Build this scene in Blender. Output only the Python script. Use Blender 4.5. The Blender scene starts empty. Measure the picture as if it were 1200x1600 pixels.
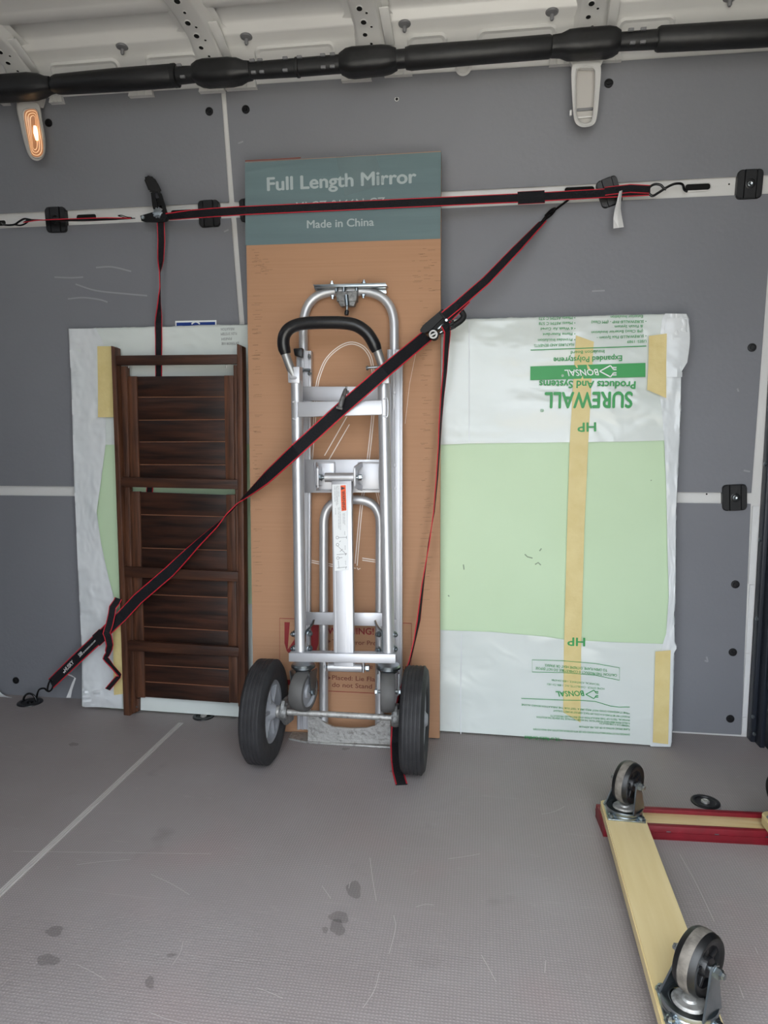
import bpy, bmesh, math, random
from mathutils import Vector, Matrix, noise

random.seed(7)
SC = bpy.context.scene
COL = SC.collection
PI = math.pi
V3 = Vector

# ------------------------------------------------------------------ camera, sky, exposure
FPX = 1080.0                                   # focal length in pixels of the 1200x1600 frame
CAM = V3((0.0, 0.0, 0.78))
_y, _p, _r = math.radians(8.0), math.radians(6.0), math.radians(0.15)
FWD = V3((-math.sin(_y) * math.cos(_p), math.cos(_y) * math.cos(_p), -math.sin(_p)))
_r0 = V3((math.cos(_y), math.sin(_y), 0))
_u0 = _r0.cross(FWD)
RIGHT = _r0 * math.cos(_r) + _u0 * math.sin(_r)
UP = RIGHT.cross(FWD)
cd = bpy.data.cameras.new('camera')
cd.sensor_fit = 'VERTICAL'
cd.sensor_height = 36.0
cd.lens = FPX / 1600.0 * 36.0
cd.clip_start = 0.02
cam = bpy.data.objects.new('camera', cd)
COL.objects.link(cam)
cam.matrix_world = Matrix(((RIGHT.x, UP.x, -FWD.x, CAM.x), (RIGHT.y, UP.y, -FWD.y, CAM.y), (RIGHT.z, UP.z, -FWD.z, CAM.z), (0, 0, 0, 1)))
SC.camera = cam

world = bpy.data.worlds.new('overcast_sky')
SC.world = world
world.use_nodes = True
bg = world.node_tree.nodes['Background']
bg.inputs[1].default_value = 4.2
# overcast sky: about three times brighter overhead than at the horizon
_tc = world.node_tree.nodes.new('ShaderNodeTexCoord')
_sx = world.node_tree.nodes.new('ShaderNodeSeparateXYZ')
_rp = world.node_tree.nodes.new('ShaderNodeValToRGB')
_rp.color_ramp.elements[0].position = 0.0
_rp.color_ramp.elements[0].color = (0.49, 0.53, 0.575, 1)
_rp.color_ramp.elements[1].position = 1.0
_rp.color_ramp.elements[1].color = (1.36, 1.46, 1.56, 1)
world.node_tree.links.new(_tc.outputs['Generated'], _sx.inputs['Vector'])
world.node_tree.links.new(_sx.outputs['Z'], _rp.inputs['Fac'])
world.node_tree.links.new(_rp.outputs['Color'], bg.inputs[0])
SC.view_settings.view_transform = 'Standard'
SC.view_settings.look = 'None'
SC.view_settings.gamma = 1.0
SC.view_settings.use_curve_mapping = False
SC.view_settings.exposure = 0.70


# ------------------------------------------------------------------ pixel -> place helpers
def ray(px, py):
    return FWD + RIGHT * ((px - 600.0) / FPX) + UP * ((800.0 - py) / FPX)


def on_z(px, py, z=0.0):
    d = ray(px, py)
    return CAM + d * ((z - CAM.z) / d.z)


def on_y(px, py, y):
    d = ray(px, py)
    return CAM + d * ((y - CAM.y) / d.y)


WALL = [(-0.1, 1.87), (0.0, 1.87), (1.1, 1.875), (1.4, 1.86), (1.69, 1.80), (1.8, 1.775)]


def wall_y(z):
    for (a, ya), (b, yb) in zip(WALL, WALL[1:]):
        if z <= b:
            return ya + (yb - ya) * (z - a) / (b - a)
    return WALL[-1][1]


def on_wall(px, py, off=0.0):
    y = 1.85
    for _ in range(12):
        p = on_y(px, py, y)
        y = wall_y(p.z) - off
    return on_y(px, py, y)


class Fr:
    """local frame: x along the thing, y up, z out towards the viewer"""
    def __init__(s, o, u, lean=0.0):
        s.O = V3(o)
        u = V3((u[0], u[1], 0)).normalized()
        n0 = u.cross(V3((0, 0, 1)))
        s.U = u
        s.V = V3((0, 0, 1)) * math.cos(lean) - n0 * math.sin(lean)
        s.N = u.cross(s.V)
        U, V, N, O = s.U, s.V, s.N, s.O
        s.M = Matrix(((U.x, V.x, N.x, O.x), (U.y, V.y, N.y, O.y), (U.z, V.z, N.z, O.z), (0, 0, 0, 1)))
        s.I = s.M.inverted()

    def loc(s, w):
        return s.I @ V3(w)

    def at(s, px, py, n=0.0, k=0.0):
        """the point of plane z_local = n + k*y_local seen at a pixel"""
        c = s.I @ CAM
        d = s.I.to_3x3() @ ray(px, py)
        t = (n + k * c.y - c.z) / (d.z - k * d.y)
        return c + d * t


# ------------------------------------------------------------------ materials
def S(h):
    h = h.lstrip('#')
    c = [int(h[i:i + 2], 16) / 255 for i in (0, 2, 4)]
    return tuple((x / 12.92 if x <= 0.04045 else ((x + 0.055) / 1.055) ** 2.4) for x in c) + (1.0,)


def mat(name, col, rough=0.5, metal=0.0, col2=None, nscale=8.0, stretch=(1, 1, 1), bump=0.0, bscale=None, bstretch=None, spec=0.5,
        alpha=1.0, emit=None, estr=0.0, detail=4.0, lo=0.35, hi=0.65, coat=0.0, trans=0.0, bdist=0.01, ridged=False):
    m = bpy.data.materials.new(name)
    m.use_nodes = True
    nt = m.node_tree
    b = nt.nodes['Principled BSDF']
    b.inputs['Base Color'].default_value = S(col)
    b.inputs['Roughness'].default_value = rough
    b.inputs['Metallic'].default_value = metal
    b.inputs['Specular IOR Level'].default_value = spec
    b.inputs['Alpha'].default_value = alpha
    b.inputs['Coat Weight'].default_value = coat
    b.inputs['Transmission Weight'].default_value = trans
    if emit:
        b.inputs['Emission Color'].default_value = S(emit)
        b.inputs['Emission Strength'].default_value = estr
    tc = nt.nodes.new('ShaderNodeTexCoord')

    def nz(scale, st, det):
        mp = nt.nodes.new('ShaderNodeMapping')
        mp.inputs['Scale'].default_value = st
        nt.links.new(tc.outputs['Object'], mp.inputs['Vector'])
        n = nt.nodes.new('ShaderNodeTexNoise')
        n.inputs['Scale'].default_value = scale
        n.inputs['Detail'].default_value = det
        nt.links.new(mp.outputs['Vector'], n.inputs['Vector'])
        return n
    if col2:
        n = nz(nscale, stretch, detail)
        r = nt.nodes.new('ShaderNodeValToRGB')
        r.color_ramp.elements[0].position = lo
        r.color_ramp.elements[0].color = S(col)
        r.color_ramp.elements[1].position = hi
        r.color_ramp.elements[1].color = S(col2)
        nt.links.new(n.outputs['Fac'], r.inputs['Fac'])
        nt.links.new(r.outputs['Color'], b.inputs['Base Color'])
    if bump:
        n = nz(bscale or nscale, bstretch or stretch, 2.5 if ridged else 5.0)
        if ridged:
            n.noise_type = 'RIDGED_MULTIFRACTAL'
        bu = nt.nodes.new('ShaderNodeBump')
        bu.inputs['Strength'].default_value = bump
        bu.inputs['Distance'].default_value = bdist
        nt.links.new(n.outputs['Fac'], bu.inputs['Height'])
        nt.links.new(bu.outputs['Normal'], b.inputs['Normal'])
    return m


M = {}
M['white_paint'] = mat('white_paint', 'dedddb', 0.3, col2='d6d5d3', nscale=3)
M['panel_grey'] = mat('panel_grey', '808187', 0.5, col2='7b7c82', nscale=2.2, bump=0.06, bscale=90, spec=0.4)
M['black_plastic'] = mat('black_plastic', '18181a', 0.38, bump=0.08, bscale=300)
M['black_matte'] = mat('black_matte', '101012', 0.7)
M['black_wire'] = mat('black_wire', '0e0e10', 0.25)
M['duct_black'] = mat('duct_black', '141415', 0.45, col2='1c1c1e', nscale=20, bump=0.1, bscale=60)
M['dark_hole'] = mat('dark_hole', '070707', 0.9)
M['partition'] = mat('partition_plastic', '1d222b', 0.45, col2='232833', nscale=5, bump=0.1, bscale=200)
M['aluminium'] = mat('aluminium', 'd2d2d4', 0.40, 0.62, col2='c6c6c8', nscale=4, stretch=(8, 0.6, 8), bump=0.02, bscale=60, bstretch=(8, 0.3, 8))
M['aluminium_flat'] = mat('aluminium_flat', 'd0d0d4', 0.45, 0.6, col2='c4c5c9', nscale=6)
M['tube_grey'] = mat('tube_grey', 'a9a8a6', 0.45, 0.7)
M['zinc'] = mat('zinc', 'b7bec2', 0.28, 1.0, col2='8d979d', nscale=14, bump=0.05, bscale=40)
M['cast_grey'] = mat('cast_grey', '8c8c8b', 0.5, 0.6, col2='5d5d5c', nscale=90, lo=0.45, hi=0.75, bump=0.3, bscale=120)
M['worn_steel'] = mat('worn_steel', 'b4b3b0', 0.5, 0.6, col2='8a8782', nscale=110, lo=0.5, hi=0.75, bump=0.2, bscale=90)
M['rubber'] = mat('rubber', '29292b', 0.62, col2='333335', nscale=30, bump=0.1, bscale=90)
M['rubber_grey'] = mat('rubber_grey', '5d5c5b', 0.6, col2='4e4d4c', nscale=20)
M['hub_grey'] = mat('hub_grey', '9b9da2', 0.45)
M['grip'] = mat('grip', '1a1a1c', 0.3, bump=0.05, bscale=120)
M['cardboard'] = mat('cardboard', 'b98f70', 0.75, col2='b58b6c', nscale=6, stretch=(0.5, 30, 1), bump=0.07, bscale=9, bstretch=(0.8, 40, 1), spec=0.2, bdist=0.004)
M['teal_print'] = mat('teal_print', '667b7e', 0.6, col2='617579', nscale=3, stretch=(1, 12, 1), bump=0.1, bscale=7, bstretch=(0.8, 20, 1), bdist=0.004)
M['print_pale'] = mat('print_pale', 'aab5b6', 0.6)
M['print_white'] = mat('print_white', 'f3e6dc', 0.6)
M['print_red'] = mat('print_red', '8e2226', 0.6)
M['print_brown'] = mat('print_brown', '7a4030', 0.6)
M['foam_green'] = mat('foam_green', 'cfe6c3', 0.5, col2='cae1bd', nscale=3, spec=0.4)
M['wrap'] = mat('plastic_wrap', 'dce2df', 0.18, col2='d4dbd7', nscale=3, bump=0.75, bscale=3.2, bstretch=(1.0, 2.0, 1), ridged=True, spec=0.6, bdist=0.03)
M['wrap_side'] = mat('plastic_wrap_side', 'dfe2e4', 0.22, col2='d6dbdd', nscale=5, stretch=(2, 1, 2), bump=0.8, bscale=4.0, bstretch=(1.5, 1, 2), ridged=True, spec=0.55, bdist=0.03)
M['print_green'] = mat('print_green', '2f9a4e', 0.45)
M['print_green_pale'] = mat('print_green_pale', '6aa87c', 0.5)
M['tape'] = mat('masking_tape', 'dfcd92', 0.5, col2='d8c486', nscale=20, alpha=1.0, bump=0.2, bscale=40)
M['wood_dark_h'] = mat('wood_dark_h', '2a1812', 0.5, col2='55321f', nscale=5, stretch=(1.2, 14, 8), lo=0.3, hi=0.78, bump=0.12, bscale=9, bstretch=(1.5, 24, 8), detail=6)
M['black_metal'] = mat('black_metal', '0c0c0d', 0.5, spec=0.3)
M['wood_plank'] = mat('wood_plank', '1a0d08', 0.45, col2='4a2a1c', nscale=5, stretch=(1.2, 13, 8), lo=0.35, hi=0.8, bump=0.1, bscale=9, bstretch=(1.5, 24, 8), detail=7)
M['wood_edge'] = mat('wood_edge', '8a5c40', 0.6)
M['wood_dark_v'] = mat('wood_dark_v', '351f16', 0.5, col2='6e4630', nscale=6, stretch=(16, 1.2, 8), lo=0.3, hi=0.78, bump=0.12, bscale=9, bstretch=(26, 1.5, 8), detail=6)
M['wood_pale'] = mat('wood_pale', 'e0cc9c', 0.45, col2='d6bf8a', nscale=5, stretch=(12, 1.0, 12), detail=6, lo=0.3, hi=0.75)
M['wood_pale_x'] = mat('wood_pale_x', 'dfc79a', 0.5, col2='cfae7c', nscale=6, stretch=(1.0, 16, 16), detail=6, lo=0.3, hi=0.75)
M['red_rubber'] = mat('red_rubber', '7c1020', 0.5, col2='6e0d1a', nscale=25, bump=0.1, bscale=80)
M['webbing'] = mat('webbing', '1b1b1f', 0.75, bump=0.4, bscale=400, spec=0.25)
M['webbing_red'] = mat('webbing_red', 'c32636', 0.7, spec=0.3)
M['white_print'] = mat('white_print', 'e4e4e4', 0.5)
M['white_tag'] = mat('white_tag', 'dcdcdc', 0.45, bump=0.3, bscale=60)
M['label_white'] = mat('label_white', 'eceeee', 0.45)
M['label_orange'] = mat('label_orange', 'f0581c', 0.45)
M['ink'] = mat('ink', '3b3b3d', 0.6)
M['ink_pale'] = mat('ink_pale', '85878a', 0.6)
M['sticker_blue'] = mat('sticker_blue', '1e3f8c', 0.4)
M['stripe_grey'] = mat('stripe_grey', 'c2bdba', 0.5)
M['scuff'] = mat('scuff', '96979c', 0.7)
M['lamp_housing'] = mat('lamp_housing', 'b7b3ae', 0.4)
M['lens'] = mat('lamp_lens', 'b98a6a', 0.2, emit='ff9a50', estr=0.10)
M['lens_ridge'] = mat('lens_ridge', 'e8c8a8', 0.2, emit='ffd6a4', estr=0.45)
M['rubber_black'] = mat('rubber_black', '121213', 0.42, bump=0.05, bscale=60)
M['filament'] = mat('lamp_glow', 'fff2d0', 0.3, emit='ffdca0', estr=6.0)
M['clip_grey'] = mat('clip_grey', '77777a', 0.5)
M['ground'] = mat('concrete_ground', 'cac0b0', 0.9, col2='beb4a4', nscale=2)


def floor_material():
    m = bpy.data.materials.new('woven_vinyl_floor')
    m.use_nodes = True
    nt = m.node_tree
    N, L = nt.nodes, nt.links
    b = N['Principled BSDF']
    b.inputs['Roughness'].default_value = 0.55
    b.inputs['Specular IOR Level'].default_value = 0.35
    tc = N.new('ShaderNodeTexCoord')

    def mapping(sc, rot=0.0):
        mp = N.new('ShaderNodeMapping')
        mp.inputs['Scale'].default_value = sc
        mp.inputs['Rotation'].default_value = (0, 0, rot)
        L.new(tc.outputs['Object'], mp.inputs['Vector'])
        return mp.outputs['Vector']

    def noi(vec, sc, det=3):
        n = N.new('ShaderNodeTexNoise')
        n.inputs['Scale'].default_value = sc
        n.inputs['Detail'].default_value = det
        L.new(vec, n.inputs['Vector'])
        return n.outputs['Fac']

    def ramp(fac, a, ca, c, cc):
        r = N.new('ShaderNodeValToRGB')
        r.color_ramp.elements[0].position = a
        r.color_ramp.elements[0].color = ca
        r.color_ramp.elements[1].position = c
        r.color_ramp.elements[1].color = cc
        L.new(fac, r.inputs['Fac'])
        return r.outputs['Color']

    def mixc(fac, a, c, mode='MIX'):
        x = N.new('ShaderNodeMix')
        x.data_type = 'RGBA'
        x.blend_type = mode
        if isinstance(fac, float):
            x.inputs[0].default_value = fac
        else:
            L.new(fac, x.inputs[0])
        for i, v in ((6, a), (7, c)):
            if isinstance(v, tuple):
                x.inputs[i].default_value = v
            else:
                L.new(v, x.inputs[i])
        return x.outputs[2]

    def wave(rot, sc):
        w = N.new('ShaderNodeTexWave')
        w.wave_type = 'BANDS'
        w.bands_direction = 'X'
        w.inputs['Scale'].default_value = sc
        w.inputs['Distortion'].default_value = 0.8
        w.inputs['Detail'].default_value = 1.0
        L.new(mapping((1, 1, 1), rot), w.inputs['Vector'])
        return w.outputs['Fac']
    base = ramp(noi(mapping((1, 1, 1)), 2.5, 6), 0.3, S('8a8180'), 0.7, S('969090'))
    mul = N.new('ShaderNodeMath')
    mul.operation = 'MULTIPLY'
    L.new(wave(0.0, 60), mul.inputs[0])
    L.new(wave(PI / 2, 60), mul.inputs[1])
    weave = mul.outputs[0]
    c = mixc(ramp(weave, 0.1, (0.0, 0.0, 0.0, 1), 0.75, (0.34, 0.34, 0.34, 1)), base, S('b0a8a6'))
    # dark smudges
    c = mixc(ramp(noi(mapping((1, 1, 1)), 7, 3), 0.66, (0, 0, 0, 1), 0.80, (0.45, 0.45, 0.45, 1)), c, S('5d5856'))
    # faint reddish dust
    c = mixc(ramp(noi(mapping((1, 1, 1)), 3.1, 2), 0.56, (0, 0, 0, 1), 0.75, (0.22, 0.22, 0.22, 1)), c, S('a88584'))
    # pale scratches: thin ridges of stretched noise
    for rot, sx, sc in ((0.5, (1.0, 14, 1), 1.7), (-0.9, (1.2, 16, 1), 1.5), (1.7, (1.0, 15, 1), 1.9)):
        n = noi(mapping(sx, rot), sc, 1)
        d = N.new('ShaderNodeMath')
        d.operation = 'SUBTRACT'
        L.new(n, d.inputs[0])
        d.inputs[1].default_value = 0.62
        a = N.new('ShaderNodeMath')
        a.operation = 'ABSOLUTE'
        L.new(d.outputs[0], a.inputs[0])
        c = mixc(ramp(a.outputs[0], 0.0, (0.14, 0.14, 0.14, 1), 0.002, (0, 0, 0, 1)), c, S('bbb4b2'))
    L.new(c, b.inputs['Base Color'])
    bu = N.new('ShaderNodeBump')
    bu.inputs['Strength'].default_value = 0.25
    bu.inputs['Distance'].default_value = 0.002
    L.new(weave, bu.inputs['Height'])
    L.new(bu.outputs['Normal'], b.inputs['Normal'])
    return m


M['floor'] = floor_material()


# ------------------------------------------------------------------ mesh helpers
class MB:
    def __init__(s):
        s.bm = bmesh.new()
        s.mats = []

    def mi(s, m):
        if m not in s.mats:
            s.mats.append(m)
        return s.mats.index(m)

    def faces(s, verts, faces, m):
        vs = [s.bm.verts.new(v) for v in verts]
        i = s.mi(m)
        out = []
        for f in faces:
            try:
                fc = s.bm.faces.new([vs[k] for k in f])
                fc.material_index = i
                out.append(fc)
            except ValueError:
                pass
        return vs, out

    def box(s, c, size, m, R=None, bev=0.0, seg=2):
        """box centred at c; R an optional 3x3 whose columns are its axes"""
        b2 = bmesh.new()
        bmesh.ops.create_cube(b2, size=1.0)
        for v in b2.verts:
            v.co = V3((v.co.x * size[0], v.co.y * size[1], v.co.z * size[2]))
        if bev:
            bmesh.ops.bevel(b2, geom=b2.edges[:], offset=min(bev, min(size) * 0.45), segments=seg, affect='EDGES', profile=0.5)
        s.take(b2, m, c, R)
        return s

    def take(s, b2, m, c=(0, 0, 0), R=None):
        R = R or Matrix.Identity(3)
        c = V3(c)
        b2.verts.index_update()
        vs = [s.bm.verts.new(c + R @ v.co) for v in b2.verts]
        i = s.mi(m)
        for f in b2.faces:
            try:
                nf = s.bm.faces.new([vs[v.index] for v in f.verts])
                nf.material_index = i
            except ValueError:
                pass
        b2.free()

    def bar(s, a, b, w, d, m, ref=(0, 0, 1), bev=0.0):
        """box from a to b; w across, d along ref"""
        a, b = V3(a), V3(b)
        t = (b - a).normalized()
        r = V3(ref)
        x = t.cross(r).normalized()
        z = x.cross(t).normalized()
        R = Matrix((x, t, z)).transposed()
        s.box((a + b) / 2, (w, (b - a).length, d), m, R, bev)
        return s

    def tube(s, pts, r, m, seg=14, closed=False, caps=True):
        pts = [V3(p) for p in pts]
        n = len(pts)
        rr = r if isinstance(r, (list, tuple)) else [r] * n
        rings = []
        i0 = s.mi(m)
        prev = None
        for k, p in enumerate(pts):
            if closed:
                t = pts[(k + 1) % n] - pts[k - 1]
            else:
                t = pts[min(k + 1, n - 1)] - pts[max(k - 1, 0)]
            if t.length < 1e-9:
                t = V3((0, 0, 1))
            t.normalize()
            if prev is None:
                a = V3((0, 0, 1)) if abs(t.z) < 0.9 else V3((1, 0, 0))
                x = t.cross(a).normalized()
            else:
                x = (prev - t * prev.dot(t))
                x = x.normalized() if x.length > 1e-6 else t.orthogonal().normalized()
            prev = x
            y = t.cross(x)
            rings.append([s.bm.verts.new(p + (x * math.cos(2 * PI * j / seg) + y * math.sin(2 * PI * j / seg)) * rr[k]) for j in range(seg)])
        for k in range(n if closed else n - 1):
            A, B = rings[k], rings[(k + 1) % n]
            for j in range(seg):
                f = s.bm.faces.new((A[j], A[(j + 1) % seg], B[(j + 1) % seg], B[j]))
                f.material_index = i0
        if caps and not closed:
            for A in (rings[0][::-1], rings[-1]):
                f = s.bm.faces.new(A)
                f.material_index = i0
        return s

    def lathe(s, prof, o, axis, m, seg=28, mats=None):
        """prof: (radius, height) pairs turned about axis through o"""
        o, ax = V3(o), V3(axis).normalized()
        x = ax.orthogonal().normalized()
        y = ax.cross(x)
        rings = []
        for (r, h) in prof:
            if r < 1e-6:
                rings.append([s.bm.verts.new(o + ax * h)])
            else:
                rings.append([s.bm.verts.new(o + ax * h + (x * math.cos(2 * PI * j / seg) + y * math.sin(2 * PI * j / seg)) * r) for j in range(seg)])
        for k in range(len(prof) - 1):
            A, B = rings[k], rings[k + 1]
            i0 = s.mi(mats[k] if mats else m)
            for j in range(seg):
                j2 = (j + 1) % seg
                if len(A) == 1 and len(B) == 1:
                    continue
                if len(A) == 1:
                    f = s.bm.faces.new((A[0], B[j2], B[j]))
                elif len(B) == 1:
                    f = s.bm.faces.new((A[j], A[j2], B[0]))
                else:
                    f = s.bm.faces.new((A[j], A[j2], B[j2], B[j]))
                f.material_index = i0
        return s

    def prism(s, front, back, m):
        """closed solid between two outlines with the same count"""
        n = len(front)
        vs, _ = s.faces(list(front) + list(back), [tuple(range(n)), tuple(range(2 * n - 1, n - 1, -1))] +
                        [(i, i + n, (i + 1) % n + n, (i + 1) % n) for i in range(n)], m)
        return s

    def grid(s, fn, na, nb, m, flip=False):
        vs = [[s.bm.verts.new(fn(i / na, j / nb)) for j in range(nb + 1)] for i in range(na + 1)]
        i0 = s.mi(m)
        for i in range(na):
            for j in range(nb):
                q = (vs[i][j], vs[i + 1][j], vs[i + 1][j + 1], vs[i][j + 1])
                f = s.bm.faces.new(q[::-1] if flip else q)
                f.material_index = i0
        return s

    def build(s, name, parent=None, smooth=True, angle=38, fix=True, xf=None):
        if xf:
            for v in s.bm.verts:
                v.co = xf(v.co)
        if fix:
            bmesh.ops.recalc_face_normals(s.bm, faces=s.bm.faces[:])
        me = bpy.data.meshes.new(name)
        s.bm.to_mesh(me)
        s.bm.free()
        for m in s.mats:
            me.materials.append(m)
        if smooth and len(me.polygons):
            me.polygons.foreach_set('use_smooth', [True] * len(me.polygons))
            me.set_sharp_from_angle(angle=math.radians(angle))
        o = bpy.data.objects.new(name, me)
        COL.objects.link(o)
        if parent:
            o.parent = parent
        return o


def thing(name, label, cat, at=(0, 0, 0), group=None):
    o = bpy.data.objects.new(name, None)
    o.empty_display_size = 0.05
    COL.objects.link(o)
    if isinstance(at, Matrix):
        o.matrix_world = at
    else:
        o.location = at
    o['label'] = label
    o['category'] = cat
    if group:
        o['group'] = group
    return o


def tag(o, label=None, cat=None, group=None, kind=None):
    for k, v in (('label', label), ('category', cat), ('group', group), ('kind', kind)):
        if v:
            o[k] = v
    return o


def fillet(pts, rad, n=8):
    """polyline with rounded corners"""
    pts = [V3(p) for p in pts]
    out = [pts[0]]
    for i in range(1, len(pts) - 1):
        a, b, c = pts[i - 1], pts[i], pts[i + 1]
        r = rad[i - 1] if isinstance(rad, (list, tuple)) else rad
        d1, d2 = (a - b).normalized(), (c - b).normalized()
        r = min(r, (a - b).length * 0.49, (c - b).length * 0.49)
        p, q = b + d1 * r, b + d2 * r
        for k in range(n + 1):
            t = k / n
            out.append(p * (1 - t) ** 2 + b * 2 * t * (1 - t) + q * t * t)
    out.append(pts[-1])
    return out


def spline(pts, n=8):
    """smooth curve through the points"""
    P = [V3(p) for p in pts]
    P = [P[0] * 2 - P[1]] + P + [P[-1] * 2 - P[-2]]
    out = []
    for i in range(1, len(P) - 2):
        for k in range(n):
            t = k / n
            a, b, c, d = P[i - 1], P[i], P[i + 1], P[i + 2]
            out.append(0.5 * (2 * b + (c - a) * t + (2 * a - 5 * b + 4 * c - d) * t * t + (3 * b - a - 3 * c + d) * t ** 3))
    out.append(P[-2])
    return out


def rrect(w, h, r, n=5):
    o = []
    for cx, cy, a0 in ((w / 2 - r, h / 2 - r, 0), (-w / 2 + r, h / 2 - r, PI / 2), (-w / 2 + r, -h / 2 + r, PI), (w / 2 - r, -h / 2 + r, 3 * PI / 2)):
        for k in range(n + 1):
            a = a0 + PI / 2 * k / n
            o.append((cx + r * math.cos(a), cy + r * math.sin(a)))
    return o


def letters(s, p0, p1, h, m, parent, name='printed_lettering', bold=0.0, nrm=(0, 0, 1), lift=0.0006, res=3, italic=0.0, space=1.0):
    """text whose baseline runs from p0 to p1 (local points), capitals h tall"""
    cu = bpy.data.curves.new(name, 'FONT')
    cu.body = s
    cu.size = 1.0
    cu.resolution_u = res
    cu.shear = italic
    cu.space_character = space
    tmp = bpy.data.objects.new('tmp_text', cu)
    COL.objects.link(tmp)
    dg = bpy.context.evaluated_depsgraph_get()
    me = bpy.data.meshes.new_from_object(tmp.evaluated_get(dg))
    bpy.data.objects.remove(tmp)
    bpy.data.curves.remove(cu)
    p0, p1, nrm = V3(p0), V3(p1), V3(nrm).normalized()
    xs = [v.co.x for v in me.vertices]
    if not xs:
        return None
    x0, x1 = min(xs), max(xs)
    e1 = (p1 - p0)
    w = e1.length
    e1.normalize()
    e2 = nrm.cross(e1).normalized()
    sx = w / (x1 - x0)
    sy = h / 0.72
    for v in me.vertices:
        v.co = p0 + e1 * ((v.co.x - x0) * sx) + e2 * (v.co.y * sy) + nrm * lift
    if bold:
        bm = bmesh.new()
        src = me.copy()
        for lay, (dx, dy) in enumerate(((-1, 0), (1, 0), (0, 0.8), (0, -0.8))):
            k = len(bm.verts)
            bm.from_mesh(src)
            bm.verts.ensure_lookup_table()
            for v in bm.verts[k:]:
                v.co += e1 * (dx * bold * sx) + e2 * (dy * bold * sy) + nrm * (0.00012 * lay)
        bm.to_mesh(me)
        bm.free()
        bpy.data.meshes.remove(src)
    me.name = name
    me.materials.clear()
    me.materials.append(m)
    o = bpy.data.objects.new(name, me)
    COL.objects.link(o)
    if parent:
        o.parent = parent
    return o


def ftext(F, s, a, b, hpx, m, parent, n=0.0, **k):
    """text by baseline pixels on the plane z=n of a frame"""
    p0, p1 = F.at(a[0], a[1], n), F.at(b[0], b[1], n)
    h = hpx * (p1 - p0).length / math.hypot(b[0] - a[0], b[1] - a[1])
    return letters(s, p0, p1, h, m, parent, **k)


def flat_poly(mb, pts, m, lift=(0, 0, 0)):
    mb.faces([V3(p) + V3(lift) for p in pts], [tuple(range(len(pts)))], m)


def line_strip(mb, pts, w, m, nrm=(0, 0, 1), closed=False):
    """thin flat printed line"""
    pts = [V3(p) for p in pts]
    nrm = V3(nrm)
    n = len(pts)
    L = []
    for k in range(n):
        t = (pts[(k + 1) % n] - pts[k - 1]) if closed else pts[min(k + 1, n - 1)] - pts[max(k - 1, 0)]
        x = nrm.cross(t).normalized() * (w / 2)
        L.append((pts[k] + x, pts[k] - x))
    vs = [p for q in L for p in q]
    mb.faces(vs, [(2 * k, 2 * k + 1, (2 * k + 3) % (2 * n), (2 * k + 2) % (2 * n)) for k in range(n if closed else n - 1)], m)


def ribbon(mb, pts, nrms, width, thick=0.0022, edge=0.16, sub=1):
    """webbing strap: black middle with a red band along either edge"""
    n = len(pts)
    rows = []
    for k in range(n):
        t = (pts[min(k + 1, n - 1)] - pts[max(k - 1, 0)]).normalized()
        nn = nrms[k] - t * nrms[k].dot(t)
        nn.normalize()
        x = t.cross(nn)
        w = width[k] if isinstance(width, (list, tuple)) else width
        a = w / 2
        b = a * (1 - 2 * edge)
        h = nn * (thick / 2)
        rows.append([pts[k] + x * q + h for q in (-a, -b, b, a)] + [pts[k] + x * q - h for q in (a, b, -b, -a)])
    vs = [[mb.bm.verts.new(p) for p in r] for r in rows]
    lane = [M['webbing_red'], M['webbing'], M['webbing_red'], M['webbing_red'], M['webbing_red'], M['webbing'], M['webbing_red'], M['webbing_red']]
    idx = [mb.mi(m) for m in lane]
    for k in range(n - 1):
        for j in range(8):
            f = mb.bm.faces.new((vs[k][j], vs[k][(j + 1) % 8], vs[k + 1][(j + 1) % 8], vs[k + 1][j]))
            f.material_index = idx[j]
    for r in (vs[0], vs[-1]):
        f = mb.bm.faces.new(r)
        f.material_index = idx[1]


def resample(pts, nrms, step=0.02):
    P, Nn = [], []
    for k in range(len(pts) - 1):
        m = max(1, int((pts[k + 1] - pts[k]).length / step))
        for j in range(m):
            t = j / m
            P.append(pts[k].lerp(pts[k + 1], t))
            Nn.append(nrms[k].lerp(nrms[k + 1], t).normalized())
    P.append(pts[-1])
    Nn.append(nrms[-1])
    return P, Nn


FRONT = V3((0, -1, 0))


def copy_tree(o, parent=None):
    c = o.copy()
    COL.objects.link(c)
    if parent:
        c.parent = parent
    for ch in [q for q in bpy.data.objects if q.parent == o]:
        copy_tree(ch, c)
    return c



# ------------------------------------------------------------------ the setting: load bay of a van
XL, XR = -2.4, 0.705


def structure(o):
    o['kind'] = 'structure'
    return o


mb = MB()
mb.box(((XL + 0.8) / 2, 0.91, -0.02), (0.8 - XL, 1.98, 0.04), M['floor'])
floor = structure(mb.build('floor', smooth=False))

# pale ribbed joint strip across the floor
x_st = on_z(147, 1258).x
mb = MB()
for k in (-1, 0, 1):
    mb.box((x_st + k * 0.0050, 0.85, 0.0008), (0.0034, 1.78, 0.0016), M['stripe_grey'])
structure(mb.build('trim_1', smooth=False))


def blob(px, py, rx, ry, seed, z):
    rnd = random.Random(seed)
    out = []
    ph = [rnd.uniform(0, 6) for _ in range(3)]
    for k in range(22):
        a = 2 * PI * k / 22
        q = 1 + 0.14 * math.sin(2 * a + ph[0]) + 0.10 * math.sin(3 * a + ph[1]) + 0.07 * math.sin(5 * a + ph[2])
        out.append(on_z(px + rx * q * math.cos(a), py + ry * q * math.sin(a), z))
    return out


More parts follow.
